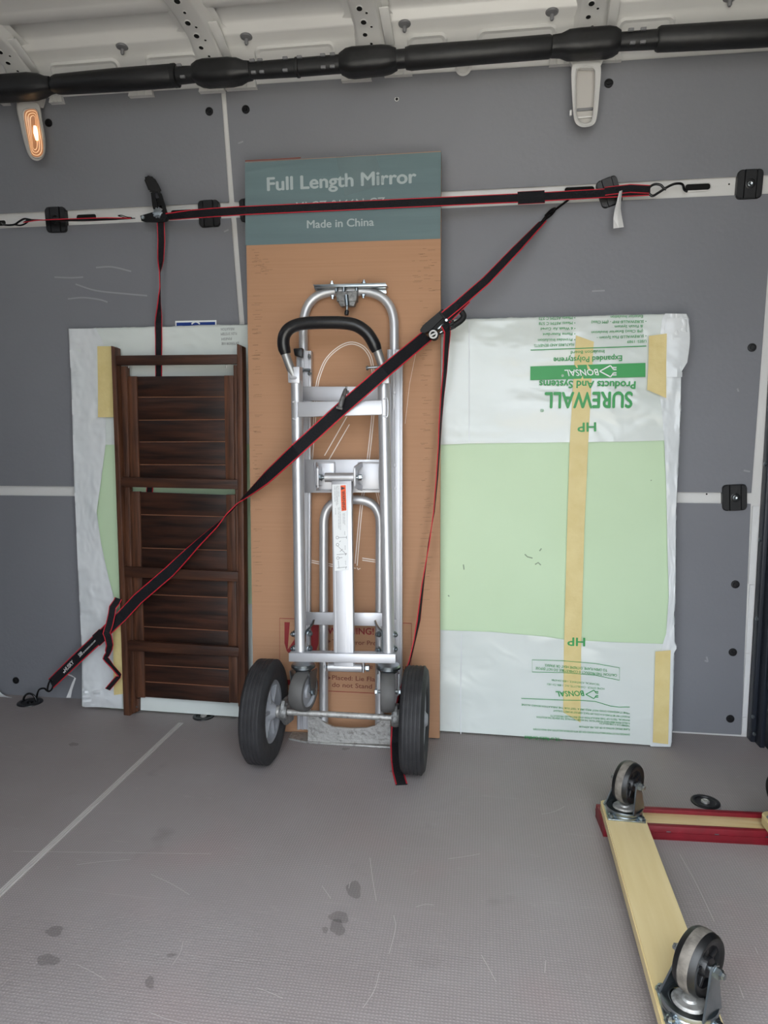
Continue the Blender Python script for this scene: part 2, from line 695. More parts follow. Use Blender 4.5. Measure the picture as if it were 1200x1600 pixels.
M['stain'] = mat('stain', '625d5c', 0.6, alpha=0.26)
for i, (px, py, rx, ry) in enumerate([(553, 1390, 13, 12), (530, 1433, 14, 10), (527, 1449, 12, 12), (508, 1453, 4, 6), (75, 1500, 16, 10), (85, 1455, 14, 8), (234, 1535, 8, 9), (115, 1163, 7, 3), (612, 1205, 3, 2), (540, 1170, 6, 2), (268, 1492, 8, 3)]):
    mb = MB()
    flat_poly(mb, blob(px, py, rx, ry, i, 0.0006), M['stain'])
    mb.build('floor_stain', floor, smooth=False)
M['scratch'] = mat('scratch', 'b4acaa', 0.6)
mb = MB()
for pts in ([(122, 1508), (143, 1518), (166, 1532)], [(232, 1581), (260, 1592), (292, 1600)], [(236, 1366), (268, 1381), (296, 1398)], [(120, 1351), (160, 1346), (204, 1343)],
            [(268, 1509), (281, 1490), (286, 1472)], [(400, 1543), (420, 1550), (442, 1560)], [(567, 1575), (585, 1547), (593, 1518)], [(503, 1384), (510, 1394), (517, 1404)],
            [(578, 1340), (582, 1372), (588, 1408)], [(700, 1342), (728, 1338), (750, 1334)], [(846, 1272), (866, 1268), (882, 1260)], [(650, 1417), (664, 1413), (678, 1414)],
            [(752, 1492), (765, 1515), (775, 1534)], [(1062, 1334), (1090, 1385), (1116, 1440)], [(20, 1330), (170, 1332), (330, 1334)], [(615, 1430), (618, 1450), (608, 1490)], [(545, 1388), (547, 1378)], [(853, 1500), (851, 1520)], [(1155, 1540), (1162, 1560)], [(1180, 1480), (1184, 1490)]):
    line_strip(mb, [on_z(q.x, q.y, 0.0007) for q in spline([(a, b, 0) for a, b in pts], 5)], 0.0010, M['scratch'])
o = mb.build('floor_scratches', floor, smooth=False, fix=False)
o['kind'] = 'stuff'

# back wall: white metal sheet with grey lining panels
zs = [-0.02, 0.3, 0.7, 1.1, 1.25, 1.4, 1.55, 1.69, 1.72]
mb = MB()
for a, b in zip(zs, zs[1:]):
    ya, yb = wall_y(a) + 0.003, wall_y(b) + 0.003
    mb.faces([(XL, ya, a), (0.78, ya, a), (0.78, yb, b), (XL, yb, b)], [(0, 1, 2, 3)], M['white_paint'])
    mb.faces([(XL, ya + 0.03, a), (0.78, ya + 0.03, a), (0.78, yb + 0.03, b), (XL, yb + 0.03, b)], [(3, 2, 1, 0)], M['white_paint'])
wall_back = structure(mb.build('wall_back', fix=False))
TH = 0.005


def wall_panel(tl, tr, br, bl, nv=8):
    mb = MB()

    def f(s, t, off):
        xa, ya = bl[0] + (tl[0] - bl[0]) * t, bl[1] + (tl[1] - bl[1]) * t
        xb, yb = br[0] + (tr[0] - br[0]) * t, br[1] + (tr[1] - br[1]) * t
        return on_wall(xa + (xb - xa) * s, ya + (yb - ya) * s, off)
    fr = [[f(s, t / nv, TH) for t in range(nv + 1)] for s in (0, 1)]
    bk = [[f(s, t / nv, -0.002) for t in range(nv + 1)] for s in (0, 1)]
    for k in range(nv):
        mb.faces([fr[0][k], fr[1][k], fr[1][k + 1], fr[0][k + 1]], [(0, 1, 2, 3)], M['panel_grey'])
        for s in (0, 1):
            mb.faces([fr[s][k], fr[s][k + 1], bk[s][k + 1], bk[s][k]], [(0, 1, 2, 3)], M['panel_grey'])
    for k in (0, nv):
        mb.faces([fr[0][k], fr[1][k], bk[1][k], bk[0][k]], [(0, 1, 2, 3)], M['panel_grey'])
    bmesh.ops.remove_doubles(mb.bm, verts=mb.bm.verts[:], dist=1e-5)
    return mb.build('wall_panel', wall_back, angle=25)


def on_line(a, b, x):
    return a + b * x


tp = lambda x: (x, 158 - 0.065 * x)
rt = lambda x: (x, 334 - 0.0503 * x)
rb = lambda x: (x, 357 - 0.0452 * x)
gt = lambda x: (x, 759 + 0.0094 * x)
gb = lambda x: (x, 774 + 0.0113 * x)
fl = lambda x: (x, 1085 + 0.0545 * x)
pn = [wall_panel(tp(-380), tp(345), rt(358), rt(-380)),
      wall_panel(tp(352), tp(1232), rt(1212), rt(366)),
      wall_panel(rb(-380), rb(361), gt(394), gt(-380)),
      wall_panel(rb(369), rb(1209), gt(1174), gt(402)),
      wall_panel(gb(-380), gb(396), fl(410), fl(-380)),
      wall_panel(gb(404), gb(1173), fl(1158), fl(418))]
UL, UR, ML, MR, LL, LR = pn

# push pins and holes in the panels
pin_me = None
for (px, py, par) in ((76, 192, UL), (327, 174, UL), (384, 171, UR), (951, 130, UR), (1175, 543, MR), (1149, 913, LR), (1145, 1019, LR), (1141, 1123, LR), (25, 1063, LL)):
    p = on_wall(px, py, TH)
    if pin_me is None:
        mb = MB()
        mb.lathe([(0.0105, -0.001), (0.0105, 0.0012), (0.0098, 0.0025), (0.0072, 0.0028), (0.0066, 0.0018), (0.0042, 0.0018), (0.0038, 0.0034), (0, 0.0036)], (0, 0, 0), FRONT, M['black_plastic'], 22)
        o = mb.build('push_pin', par)
        pin_me = o.data
    else:
        o = bpy.data.objects.new('push_pin', pin_me)
        COL.objects.link(o)
        o.parent = par
    o.location = p
p = on_wall(620, 155, TH)
mb = MB()
mb.lathe([(0.0055, 0), (0.0055, 0.0008), (0.0036, 0.0008)], (0, 0, 0), FRONT, M['white_paint'], 16)
mb.lathe([(0.0037, 0.0006), (0, 0.0006)], (0, 0, 0), FRONT, M['dark_hole'], 16)
o = mb.build('screw_hole', UR)
o.location = p
# small white marks scuffed on the panels
for par, spots in ((ML, [[(85, 433), (110, 434), (130, 433)], [(118, 444), (150, 454), (196, 459), (230, 462)], [(106, 467), (130, 465), (155, 468), (168, 472)], [(150, 418), (175, 417), (205, 424)], [(350, 362), (357, 359)]]),
                   (MR, [[(925, 455), (945, 454)], [(1152, 607), (1154, 612)], [(1162, 735), (1172, 737)]]),
                   (LR, [[(1101, 1032), (1106, 1034)], [(1104, 1026), (1106, 1034)]]), (UR, [[(372, 224), (380, 221)]])):
    mb = MB()
    for pts in spots:
        q = spline([(a, b, 0) for a, b in pts], 5)
        n = len(q)
        P = [on_wall(v.x, v.y, TH + 0.0006) for v in q]
        line_strip(mb, P, 0.0042, M['scuff'], nrm=FRONT)
    mb.build('scuff_mark', par, smooth=False, fix=False)

# slots pressed through the white rail strip
for (x0, x1, y0, y1) in ((-14, 12, 346, 353), (119, 153, 334, 346), (266, 303, 328, 338), (880, 930, 292, 303), (1068, 1111, 286, 300)):
    c = on_wall((x0 + x1) / 2, (y0 + y1) / 2, -0.0025)
    w = (on_wall(x1, (y0 + y1) / 2) - on_wall(x0, (y0 + y1) / 2)).length
    h = 0.021
    sh = rrect(w, h, h * 0.49, 6)
    si = rrect(w - 0.006, h - 0.006, h * 0.3, 6)
    mb = MB()
    R = [[V3((a, -0.003, b)) for a, b in sh], [V3((a, -0.004, b)) for a, b in si]]
    n = len(sh)
    mb.faces(R[0] + R[1], [(i, (i + 1) % n, (i + 1) % n + n, i + n) for i in range(n)], M['white_paint'])
    mb.faces([V3((a, -0.0032, b)) for a, b in si], [tuple(range(n))], M['dark_hole'])
    o = mb.build('rail_slot', wall_back, fix=False)
    o.location = c
for (px, py, r) in ((1139, 288, 0.0022), (1104, 772, 0.0022)):
    mb = MB()
    mb.lathe([(r, 0.001), (0, 0.001)], (0, 0, 0), FRONT, M['dark_hole'], 14)
    o = mb.build('rail_hole', wall_back)
    o.location = on_wall(px, py, -0.003)

# right hand partition beside the wall, with a bolted flange
mb = MB()
mb.box((0.716, 1.858, 0.85), (0.020, 0.034, 1.80), M['partition'], bev=0.004)
mb.box((0.722, 1.828, 0.85), (0.012, 0.040, 1.80), M['partition'], bev=0.003)
mb.box((0.742, 0.90, 0.85), (0.02, 1.86, 1.80), M['partition'])
mb.box((0.728, 1.797, 0.93), (0.016, 0.03, 1.55), M['partition'], bev=0.006)
wall_right = structure(mb.build('wall_right'))
for (px, py) in ((1196, 725), (1188, 843), (1183, 967), (1177, 1120), (1179, 1147)):
    d = ray(px, py)
    t = 0.7055 / d.x
    p = CAM + d * t
    if p.y > 1.873:
        p.y = 1.868
    mb = MB()
    mb.lathe([(0.0055, 0), (0.0052, 0.002), (0.003, 0.0034), (0, 0.0036)], (0, 0, 0), (-1, -0.3, 0), M['zinc'], 14)
    o = mb.build('flange_screw', wall_right)
    o.location = p
# white pillar edge between the lining and the partition is the wall sheet itself; a strip of white tape over it
mb = MB()
pp = [on_wall(x, y, -0.001) for x, y in ((1176, 790), (1171, 913), (1165, 1020), (1160, 1120), (1158.5, 1146))]
for a, b in zip(pp, pp[1:]):
    mb.box(((a.x + 0.704) / 2, (a.y + b.y) / 2 - 0.0005, (a.z + b.z) / 2), (0.704 - a.x, 0.002, abs(a.z - b.z) - 0.002), M['white_tag'])
structure(mb.build('trim_2', smooth=False))

mb = MB()
mb.box((XL - 0.02, 0.91, 0.85), (0.04, 1.98, 1.80), M['panel_grey'])
structure(mb.build('wall_left', smooth=False))
# near side: the open sliding door the picture is taken through
mb = MB()
mb.box(((XL - 0.62) / 2, -0.05, 0.85), (-0.62 - XL, 0.05, 1.8), M['panel_grey'])
mb.box((0.70, -0.05, 0.85), (0.1, 0.05, 1.8), M['panel_grey'])
mb.box((0.02, -0.05, 1.68), (1.28, 0.05, 0.14), M['white_paint'])
structure(mb.build('wall_near', smooth=False))
mb = MB()
mb.box((0, 0, -0.70), (60, 60, 0.1), M['ground'])
structure(mb.build('ground', smooth=False))

# roof: side ledge, step, ribbed roof skin
prof = [(1.805, 1.675), (1.800, 1.690), (1.775, 1.708), (1.745, 1.738), (1.738, 1.746), (1.715, 1.750), (1.710, 1.754), (1.707, 1.772), (1.700, 1.778), (1.655, 1.780), (1.650, 1.777),
        (1.635, 1.772), (1.620, 1.772), (1.605, 1.777), (1.600, 1.780), (1.47, 1.784), (1.455, 1.778), (1.44, 1.778), (1.425, 1.785), (1.1, 1.792), (0.6, 1.795), (-0.08, 1.795)]
mb = MB()
for (a, b) in zip(prof, prof[1:]):
    mb.faces([(XL, a[0], a[1]), (0.78, a[0], a[1]), (0.78, b[0], b[1]), (XL, b[0], b[1])], [(0, 1, 2, 3)], M['white_paint'])
bmesh.ops.remove_doubles(mb.bm, verts=mb.bm.verts[:], dist=1e-5)
mb.box(((XL + 0.78) / 2, 0.88, 1.84), (0.78 - XL, 1.98, 0.04), M['white_paint'])
ceiling = structure(mb.build('ceiling', angle=50))

hole_me = {}


def hole(parent, p, nrm, r):
    key = round(r, 4)
    if key not in hole_me:
        mb = MB()
        mb.lathe([(r * 1.35, 0.0), (r * 1.3, 0.0012), (r, 0.0012)], (0, 0, 0), (0, 0, 1), M['white_paint'], 18)
        mb.lathe([(r * 1.02, 0.0008), (0, 0.0008)], (0, 0, 0), (0, 0, 1), M['dark_hole'], 18)
        o = mb.build('hole', parent)
        hole_me[key] = o.data
    else:
        o = bpy.data.objects.new('hole', hole_me[key])
        COL.objects.link(o)
        o.parent = parent
    o.matrix_local = Matrix.Translation(p) @ V3(nrm).to_track_quat('Z', 'Y').to_matrix().to_4x4()


bow_path = [(1.79, 1.690), (1.765, 1.706), (1.735, 1.730), (1.70, 1.743), (1.62, 1.750), (1.4, 1.754), (0.8, 1.758), (-0.07, 1.760)]
# cross section of a roof bow: (x offset, height above its face)
bow_sec = [(-0.070, 0.027), (-0.040, 0.025), (-0.030, 0.002), (-0.026, 0.0), (0.026, 0.0), (0.030, 0.002), (0.040, 0.025), (0.070, 0.027)]
for (px, py, wd) in ((-2, 75, 1.0), (308, 50, 1.0), (577, 50, 0.95), (918, 45, 0.95), (1290, 40, 1.0)):
    x0 = on_z(px, py, 1.745).x
    mb = MB()
    rows = []
    for i, (y, z) in enumerate(bow_path):
        up = min(1.0, 0.25 + 0.3 * i)
        rows.append([V3((x0 + dx * wd * (1.0 if abs(dx) < 0.05 else (0.8 + 0.5 * (i < 3))), y, z + dz * up)) for dx, dz in bow_sec])
    for a, b in zip(rows, rows[1:]):
        for j in range(len(bow_sec) - 1):
            mb.faces([a[j], a[j + 1], b[j + 1], b[j]], [(0, 1, 2, 3)], M['white_paint'])
    bmesh.ops.remove_doubles(mb.bm, verts=mb.bm.verts[:], dist=1e-5)
    # side gusset welded on the right flank
    mb.bar((x0 + 0.048, 1.752, 1.722), (x0 + 0.044, 1.665, 1.757), 0.022, 0.004, M['white_paint'], ref=(0, 0.3, 1), bev=0.0015)
    bow = mb.build('roof_bow', ceiling, angle=40)
    nrm = (0, -0.25, -1)
    for (y, z, dx, r) in ((1.765, 1.7055, 0.0, 0.0055), (1.742, 1.7235, 0.004, 0.0032), (1.722, 1.7335, -0.008, 0.0055), (1.705, 1.7405, 0.010, 0.0028), (1.690, 1.743, -0.006, 0.0065), (1.660, 1.7455, 0.006, 0.003), (1.645, 1.747, -0.008, 0.0065), (1.610, 1.7495, 0.0, 0.0035), (1.57, 1.7505, 0.0, 0.007), (1.5, 1.752, 0.0, 0.005)):
        hole(bow, V3((x0 + dx, y, z - 0.0004)), nrm, r)

# grey mushroom clips under the roof edge
clip_me = None
for (px, py) in ((195, 76), (388, 61), (633, 40), (862, 20), (1137, 1)):
    p = on_z(px, py, 1.752)
    if clip_me is None:
        mb = MB()
        mb.lathe([(0.0, 0.001), (0.014, 0.0), (0.0155, -0.002), (0.014, -0.005), (0.007, -0.0075), (0.0045, -0.008), (0.0045, -0.018), (0.003, -0.021), (0, -0.0215)], (0, 0, 0), (0, 0, 1), M['clip_grey'], 20)
        o = mb.build('roof_clip', ceiling)
        clip_me = o.data
    else:
        o = bpy.data.objects.new('roof_clip', clip_me)
        COL.objects.link(o)
        o.parent = ceiling
    o.location = (p.x, min(p.y, 1.722), 1.752)
# pressed recesses along the ledge, above the conduit
for (x0, x1, py) in ((78, 195, 112), (230, 320, 104), (400, 530, 92), (635, 700, 66), (745, 870, 56), (965, 1055, 39)):
    p = on_z((x0 + x1) / 2, py, 1.722)
    w = (on_z(x1, py, 1.722) - on_z(x0, py, 1.722)).length
    mb = MB()
    sh = rrect(w, 0.045, 0.018, 5)
    si = rrect(w - 0.012, 0.033, 0.013, 5)
    s2 = rrect(w - 0.026, 0.020, 0.009, 5)
    n = len(sh)
    K = [[V3((a, b, -0.001)) for a, b in sh], [V3((a, b, 0.005)) for a, b in si], [V3((a, b, 0.001)) for a, b in s2]]
    for A, B in zip(K, K[1:]):
        mb.faces(A + B, [(i, (i + 1) % n, (i + 1) % n + n, i + n) for i in range(n)], M['white_paint'])
    mb.faces(K[2], [tuple(range(n))], M['white_paint'])
    o = mb.build('ledge_pressing', ceiling)
    o.matrix_local = Matrix(((1, 0, 0, p.x), (0, -0.707, -0.707, 1.760), (0, 0.707, -0.707, 1.723), (0, 0, 0, 1)))

# ------------------------------------------------------------------ cable conduit along the roof edge
def superring(c, hx, hy, X, Y, n=20, e=3.2):
    out = []
    for k in range(n):
        a = 2 * PI * k / n
        ca, sa = math.cos(a), math.sin(a)
        q = (abs(ca) ** e + abs(sa) ** e) ** (-1 / e)
        out.append(c + X * (hx * q * ca) + Y * (hy * q * sa))
    return out


def loft(mb, rings, m, caps=True):
    n = len(rings[0])
    vs = [[mb.bm.verts.new(p) for p in r] for r in rings]
    i0 = mb.mi(m)
    for a, b in zip(vs, vs[1:]):
        for j in range(n):
            f = mb.bm.faces.new((a[j], a[(j + 1) % n], b[(j + 1) % n], b[j]))
            f.material_index = i0
    if caps:
        for r in (vs[0][::-1], vs[-1]):
            f = mb.bm.faces.new(r)
            f.material_index = i0


YD = 1.702


def duct_c(px):
    # centre line of the conduit in the picture
    pts = [(-500, 181), (0, 139), (80, 133), (185, 125), (290, 117), (345, 114), (460, 106), (570, 97), (640, 91), (750, 82), (860, 73), (915, 69), (1000, 63), (1100, 57), (1200, 52), (1500, 32)]
    for (a, ya), (b, yb) in zip(pts, pts[1:]):
        if px <= b:
            return on_y(px, ya + (yb - ya) * (px - a) / (b - a), YD)
    return on_y(px, 32, YD)


cond = thing('cable_conduit', 'long black plastic cable conduit running along the roof edge above the grey panels', 'conduit', duct_c(600))
CO = V3(cond.location)
XD = V3((0, 1, 0))
ZD = V3((0, 0, 1))


def duct_part(name, segs, parent=cond, dep=0.025, e=3.0):
    """segs: (px, half height in px)"""
    mb = MB()
    rings = []
    for px, hp in segs:
        c = duct_c(px) - CO
        rings.append(superring(c, dep * min(1.0, hp / 19.0), hp * 0.00128, XD, ZD, e=e))
    loft(mb, rings, M['duct_black'])
    return mb.build(name, parent, angle=50)


duct_part('duct_cover', [(-480, 17), (-60, 17)])
duct_part('junction_cover', [(-45, 15), (-20, 19), (10, 20), (50, 20), (66, 17), (75, 13), (82, 12)], dep=0.029, e=5.5)
duct_part('duct_cover', [(80, 12), (88, 16), (92, 17), (180, 19), (268, 19), (272, 17)], e=2.4)
duct_part('connector', [(270, 18.5), (277, 18.5), (278, 14), (306, 13)])
duct_part('junction_cover', [(304, 14), (312, 18), (322, 20), (360, 20), (374, 18), (384, 14), (392, 13)], dep=0.030, e=5.5)
duct_part('connector', [(388, 13), (462, 14), (463, 15.5), (467, 15.5), (468, 14), (536, 14)])
duct_part('junction_cover', [(532, 14), (542, 19), (552, 21), (598, 20), (610, 18), (620, 14)], dep=0.030, e=5.5)
duct_part('connector', [(616, 14), (640, 14)])
duct_part('duct_cover', [(634, 17), (642, 19), (750, 18), (858, 18), (862, 16)], e=2.4)
duct_part('connector', [(860, 13), (866, 14)])
duct_part('junction_cover', [(862, 14), (876, 15), (888, 19), (905, 20), (950, 20), (960, 18), (968, 14)], dep=0.030, e=5.5)
duct_part('connector', [(964, 13), (1030, 14)])
duct_part('duct_cover', [(1026, 17), (1030, 19), (1180, 20), (1300, 20), (1500, 20)], e=2.4)
# pale retaining tabs clipped round the connectors
for px, s in ((285, 1), (290, -1), (398, 1), (400, -1), (410, 1), (413, -1), (449, 1), (449, -1), (471, 1), (507, 1), (508, -1), (522, 1), (522, -1), (983, 1), (986, -1), (1002, 1), (1002, -1)):
    c = duct_c(px) - CO
    mb = MB()
    mb.box(c + V3((0, -0.0185, s * 0.0135)), (0.012, 0.006, 0.006), M['clip_grey'], bev=0.001)
    mb.build('tab', cond)

# ------------------------------------------------------------------ lamps on the pillars
def lamp_root(name, label, cat, pts):
    """pts: top-left, top-right, bottom-right, bottom-left of the finger in the picture"""
    y = 1.772
    P = [on_y(a, b, y) for a, b in pts]
    o = (P[2] + P[3]) / 2
    V = ((P[0] + P[1]) / 2 - o)
    H = V.length
    V.normalize()
    # lies along the sloping upper wall
    V = (V + V3((0, -0.20, 0))).normalized()
    N = V3((0, -1, 0)) - V * V3((0, -1, 0)).dot(V)
    N.normalize()
    U = V.cross(N)
    m = Matrix(((U.x, V.x, N.x, o.x), (U.y, V.y, N.y, o.y), (U.z, V.z, N.z, o.z), (0, 0, 0, 1)))
    r = thing(name, label, cat, m)
    I = m.inverted()

    def at(px, py, n):
        c = I @ CAM
        d = I.to_3x3() @ ray(px, py)
        t = (n - c.z) / d.z
        return c + d * t
    return r, at


def ring_pts(at, outline, n):
    return [at(a, b, n) for a, b in outline]


def smooth_loop(pts, k=4):
    n = len(pts)
    out = []
    for i in range(n):
        a, b, c, d = [V3((*pts[(i + j) % n], 0)) for j in (-1, 0, 1, 2)]
        for s in range(k):
            t = s / k
            q = 0.5 * (2 * b + (c - a) * t + (2 * a - 5 * b + 4 * c - d) * t * t + (3 * b - a - 3 * c + d) * t ** 3)
            out.append((q.x, q.y))
    return out


def scale_loop(loop, f, g=None):
    cx = sum(p[0] for p in loop) / len(loop)
    cy = sum(p[1] for p in loop) / len(loop)
    g = f if g is None else g
    return [(cx + (x - cx) * f, cy + (y - cy) * g) for x, y in loop]


lamp, at = lamp_root('cargo_lamp', 'lit oval cargo lamp with a warm glow in a grey pillar housing', 'lamp', [(27, 160), (61, 160), (70, 245), (50, 250)])
outer = smooth_loop([(26, 162), (44, 158), (61, 163), (66, 188), (70.5, 215), (71, 236), (66, 248), (56, 251.5), (46, 245), (38, 225), (31, 195)])
bez = smooth_loop([(37, 171), (47, 168), (57, 170), (61, 180), (66, 205), (70, 228), (69, 242), (61, 248), (50, 245), (45, 232), (38, 200), (34.5, 180)])
inn = scale_loop(bez, 0.84, 0.94)
mb = MB()
n = len(outer)
R = [ring_pts(at, outer, -0.022), ring_pts(at, outer, 0.006), ring_pts(at, scale_loop(outer, 0.93, 0.985), 0.010)]
for A, B in zip(R, R[1:]):
    mb.faces(A + B, [(i, (i + 1) % n, (i + 1) % n + n, i + n) for i in range(n)], M['lamp_housing'])
mb.faces(R[2], [tuple(range(n))], M['lamp_housing'])
neck = [at(27, 166, 0.008), at(61, 166, 0.008), at(66, 147, 0.004), at(22, 147, 0.004)]
mb.prism(neck, [p - V3((0, 0, 0.02)) for p in neck], M['lamp_housing'])
mb.build('housing', lamp)
mb = MB()
n = len(bez)
A, B, C_ = ring_pts(at, bez, 0.009), ring_pts(at, scale_loop(bez, 0.95, 0.98), 0.014), ring_pts(at, inn, 0.0125)
for a, b in ((A, B), (B, C_)):
    mb.faces(a + b, [(i, (i + 1) % n, (i + 1) % n + n, i + n) for i in range(n)], M['lamp_housing'])
mb.build('bezel', lamp)
mb = MB()
prev = ring_pts(at, inn, 0.0124)
fs = [0.86, 0.80, 0.62, 0.56, 0.38, 0.32]
hs = [0.0124, 0.0145, 0.0128, 0.0148, 0.013, 0.015]
for kk, (f, h) in enumerate(zip(fs, hs)):
    nx = ring_pts(at, scale_loop(inn, f, 0.55 + 0.45 * f), h)
    mb.faces(prev + nx, [(i, (i + 1) % n, (i + 1) % n + n, i + n) for i in range(n)], M['lens_ridge'] if kk % 2 else M['lens'])
    prev = nx
mb.faces(prev, [tuple(range(n))], M['lens'])
lens = mb.build('lens', lamp, angle=20)
lens['label'] = 'ridged amber-lit lamp lens'
mb = MB()
mb.tube([at(54.5, 197, 0.0135), at(56, 207, 0.0145), at(58, 219, 0.0135)], [0.003, 0.0055, 0.003], M['filament'], 10)
g = mb.build('bulb_glow', lens)

hold, at = lamp_root('lamp_bracket', 'empty white oval pillar bracket with an open middle and no lamp', 'bracket', [(897, 95), (938, 95), (931, 196), (904, 196)])
outer = smooth_loop([(893, 108), (900, 97), (916, 94), (934, 97), (939, 108), (937, 140), (933, 180), (928, 194), (917, 198.5), (905, 197), (897, 186), (894, 150)])
inner = smooth_loop([(901, 112), (907, 106), (918, 104.5), (927, 107), (930, 115), (929, 150), (926, 182), (922, 191), (912, 193), (904, 188), (900, 175), (899.5, 140)])
mb = MB()
n = len(outer)
q = len(inner)
R = [ring_pts(at, outer, -0.022), ring_pts(at, outer, 0.006), ring_pts(at, scale_loop(inner, 1.14, 1.045), 0.010), ring_pts(at, inner, 0.007), ring_pts(at, scale_loop(inner, 0.95, 0.98), -0.016)]
for A, B in zip(R, R[1:]):
    mb.faces(A + B, [(i, (i + 1) % n, (i + 1) % n + n, i + n) for i in range(n)], M['white_paint'])
mb.faces(R[-1], [tuple(range(n))], M['lamp_housing'])  # grey back face: shade inside the white bracket put into its colour
nk = [at(896, 106, 0.006), at(937, 106, 0.006), at(946, 88, 0.0), at(888, 88, 0.0)]
mb.prism(nk, [p - V3((0, 0, 0.02)) for p in nk], M['white_paint'])
mb.build('housing', hold)
mb = MB()
mb.bar(at(901, 172, -0.014), at(927, 170, -0.014), 0.006, 0.004, M['clip_grey'], bev=0.001)
mb.bar(at(901, 184, -0.012), at(926, 182, -0.012), 0.004, 0.003, M['white_paint'], bev=0.001)
mb.build('ledge', hold)
mb = MB()
mb.box(at(891.5, 177, -0.004), (0.005, 0.012, 0.012), M['white_paint'], bev=0.001)
mb.build('side_catch', hold)

# white metal tabs that show between conduit and lining
for i, (x0, x1, y0, y1) in enumerate(((76, 97, 150, 160), (0, 12, 152, 162), (200, 238, 139, 150), (310, 350, 134, 143), (352, 400, 125, 139), (533, 580, 116, 126), (600, 644, 107, 118), (858, 892, 92, 101), (940, 972, 83, 95))):
    mb = MB()
    yy = 1.786
    a, b, c, d = on_y(x0, y1, yy), on_y(x1, y1 - (x1 - x0) * 0.06, yy), on_y(x1 - 2, y0 - (x1 - x0) * 0.06, yy), on_y(x0 + 2, y0, yy)
    mb.prism([a, b, c, d], [p + V3((0, 0.02, 0)) for p in (a, b, c, d)], M['white_paint'])
    mid = [(a + d) / 2 + (((b + c) / 2) - (a + d) / 2) * t for t in (0.35, 0.7)]
    for p in mid:
        mb.box(p + V3((0, -0.001, 0)), (0.003, 0.004, 0.016), M['white_paint'], bev=0.001)
    mb.build('body_tab', wall_back)
for (px, py) in ((724, 104), (955, 76)):
    mb = MB()
    mb.lathe([(0.020, 0.0), (0.020, 0.003), (0.015, 0.005), (0.012, 0.003), (0, 0.003)], (0, 0, 0), (0, -1, -0.3), M['white_paint'], 24)
    o = mb.build('round_boss', wall_back)
    o.location = on_y(px, py, 1.784)

# ------------------------------------------------------------------ black panel clips on the rail strips
def panel_clip(quad, label, screw=True, group='black panel clips on the wall'):
    P = [on_wall(a, b, 0.008) for a, b in quad]          # tl tr br bl
    o = (P[0] + P[1] + P[2] + P[3]) / 4
    U = ((P[1] + P[2]) - (P[0] + P[3]))
    w = U.length / 2
    U.normalize()
    V = ((P[0] + P[1]) - (P[2] + P[3]))
    h = V.length / 2
    V.normalize()
    N = U.cross(V).normalized()
    V = N.cross(U)
    r = thing('panel_clip', label, 'clip', Matrix(((U.x, V.x, N.x, o.x), (U.y, V.y, N.y, o.y), (U.z, V.z, N.z, o.z), (0, 0, 0, 1))), group)

    def slab(x0, x1, z0, z1, sh):
        mb = MB()
        pts = []
        rr = 0.010
        b = rrect(w, h, rr, 5)
        pts = [(x, y) for x, y in b if x0 - 1e-6 <= x <= x1 + 1e-6]
        # clip the rounded outline at x0 / x1
        ys = {x0: None, x1: None}
        full = []
        for i in range(len(b)):
            p, q = b[i], b[(i + 1) % len(b)]
            if x0 <= p[0] <= x1:
                full.append(p)
            for xx in ((x0, x1) if q[0] > p[0] else (x1, x0)):
                if (p[0] - xx) * (q[0] - xx) < 0:
                    t = (xx - p[0]) / (q[0] - p[0])
                    full.append((xx, p[1] + (q[1] - p[1]) * t))
        c = [(x * sh + (1 - sh) * (x0 + x1) / 2, y * sh) for x, y in full]
        n = len(full)
        A = [V3((x, y, z0)) for x, y in full]
        B = [V3((x, y, z1 - 0.002)) for x, y in full]
        D = [V3((x, y, z1)) for x, y in c]
        mb.faces(A + B, [(i, (i + 1) % n, (i + 1) % n + n, i + n) for i in range(n)], M['black_plastic'])
        mb.faces(B + D, [(i, (i + 1) % n, (i + 1) % n + n, i + n) for i in range(n)], M['black_plastic'])
        mb.faces(D, [tuple(range(n))], M['black_plastic'])
        bmesh.ops.remove_doubles(mb.bm, verts=mb.bm.verts[:], dist=1e-6)
        return mb
    e = w / 2
    slab(-e, e, -0.010, 0.001, 0.99).build('back_plate', r, angle=30)
    slab(-e, -e * 0.52, 0.0, 0.005, 0.93).build('side_pad', r, angle=30)
    slab(e * 0.52, e, 0.0, 0.005, 0.93).build('side_pad', r, angle=30)
    slab(-e * 0.44, e * 0.44, 0.0, 0.007, 0.95).build('centre_pad', r, angle=30)
    mb = MB()
    mb.lathe([(0.0115, 0.0068), (0.0115, 0.0078), (0.0095, 0.0085), (0.0085, 0.0072), (0.0075, 0.0072)], (0, 0, 0), (0, 0, 1), M['black_plastic'], 22)
    bs = mb.build('screw_boss', r)
    if screw:
        mb = MB()
        mb.lathe([(0.0065, 0.0066), (0.0062, 0.0085), (0.0045, 0.0095), (0.0035, 0.0088), (0, 0.0086)], (0, 0, 0), (0, 0, 1), M['zinc'], 16)
        mb.build('screw', bs)
    return r


panel_clip([(71, 324), (102, 323), (105, 363), (74, 364)], 'black clip behind the thin strap end, leftmost on the white rail', False)
panel_clip([(309, 314), (341, 312), (345, 354), (313, 356)], 'black clip half covered by the strap, just left of the mirror carton', False)
panel_clip([(373, 311), (405, 309), (409, 345), (377, 348)], 'black clip mostly hidden behind the left edge of the mirror carton', False)
panel_clip([(928, 285), (963, 274), (973, 314), (944, 328)], 'tilted black clip on the white rail behind the strap, above the white tag', False)
panel_clip([(1152, 266), (1192, 264), (1190, 310), (1150, 312)], 'black clip with a visible bright screw at the right end of the upper rail')
panel_clip([(1129, 758), (1166, 756), (1167, 797), (1128, 798)], 'black clip with a bright screw on the lower white strip, right of the foam package')

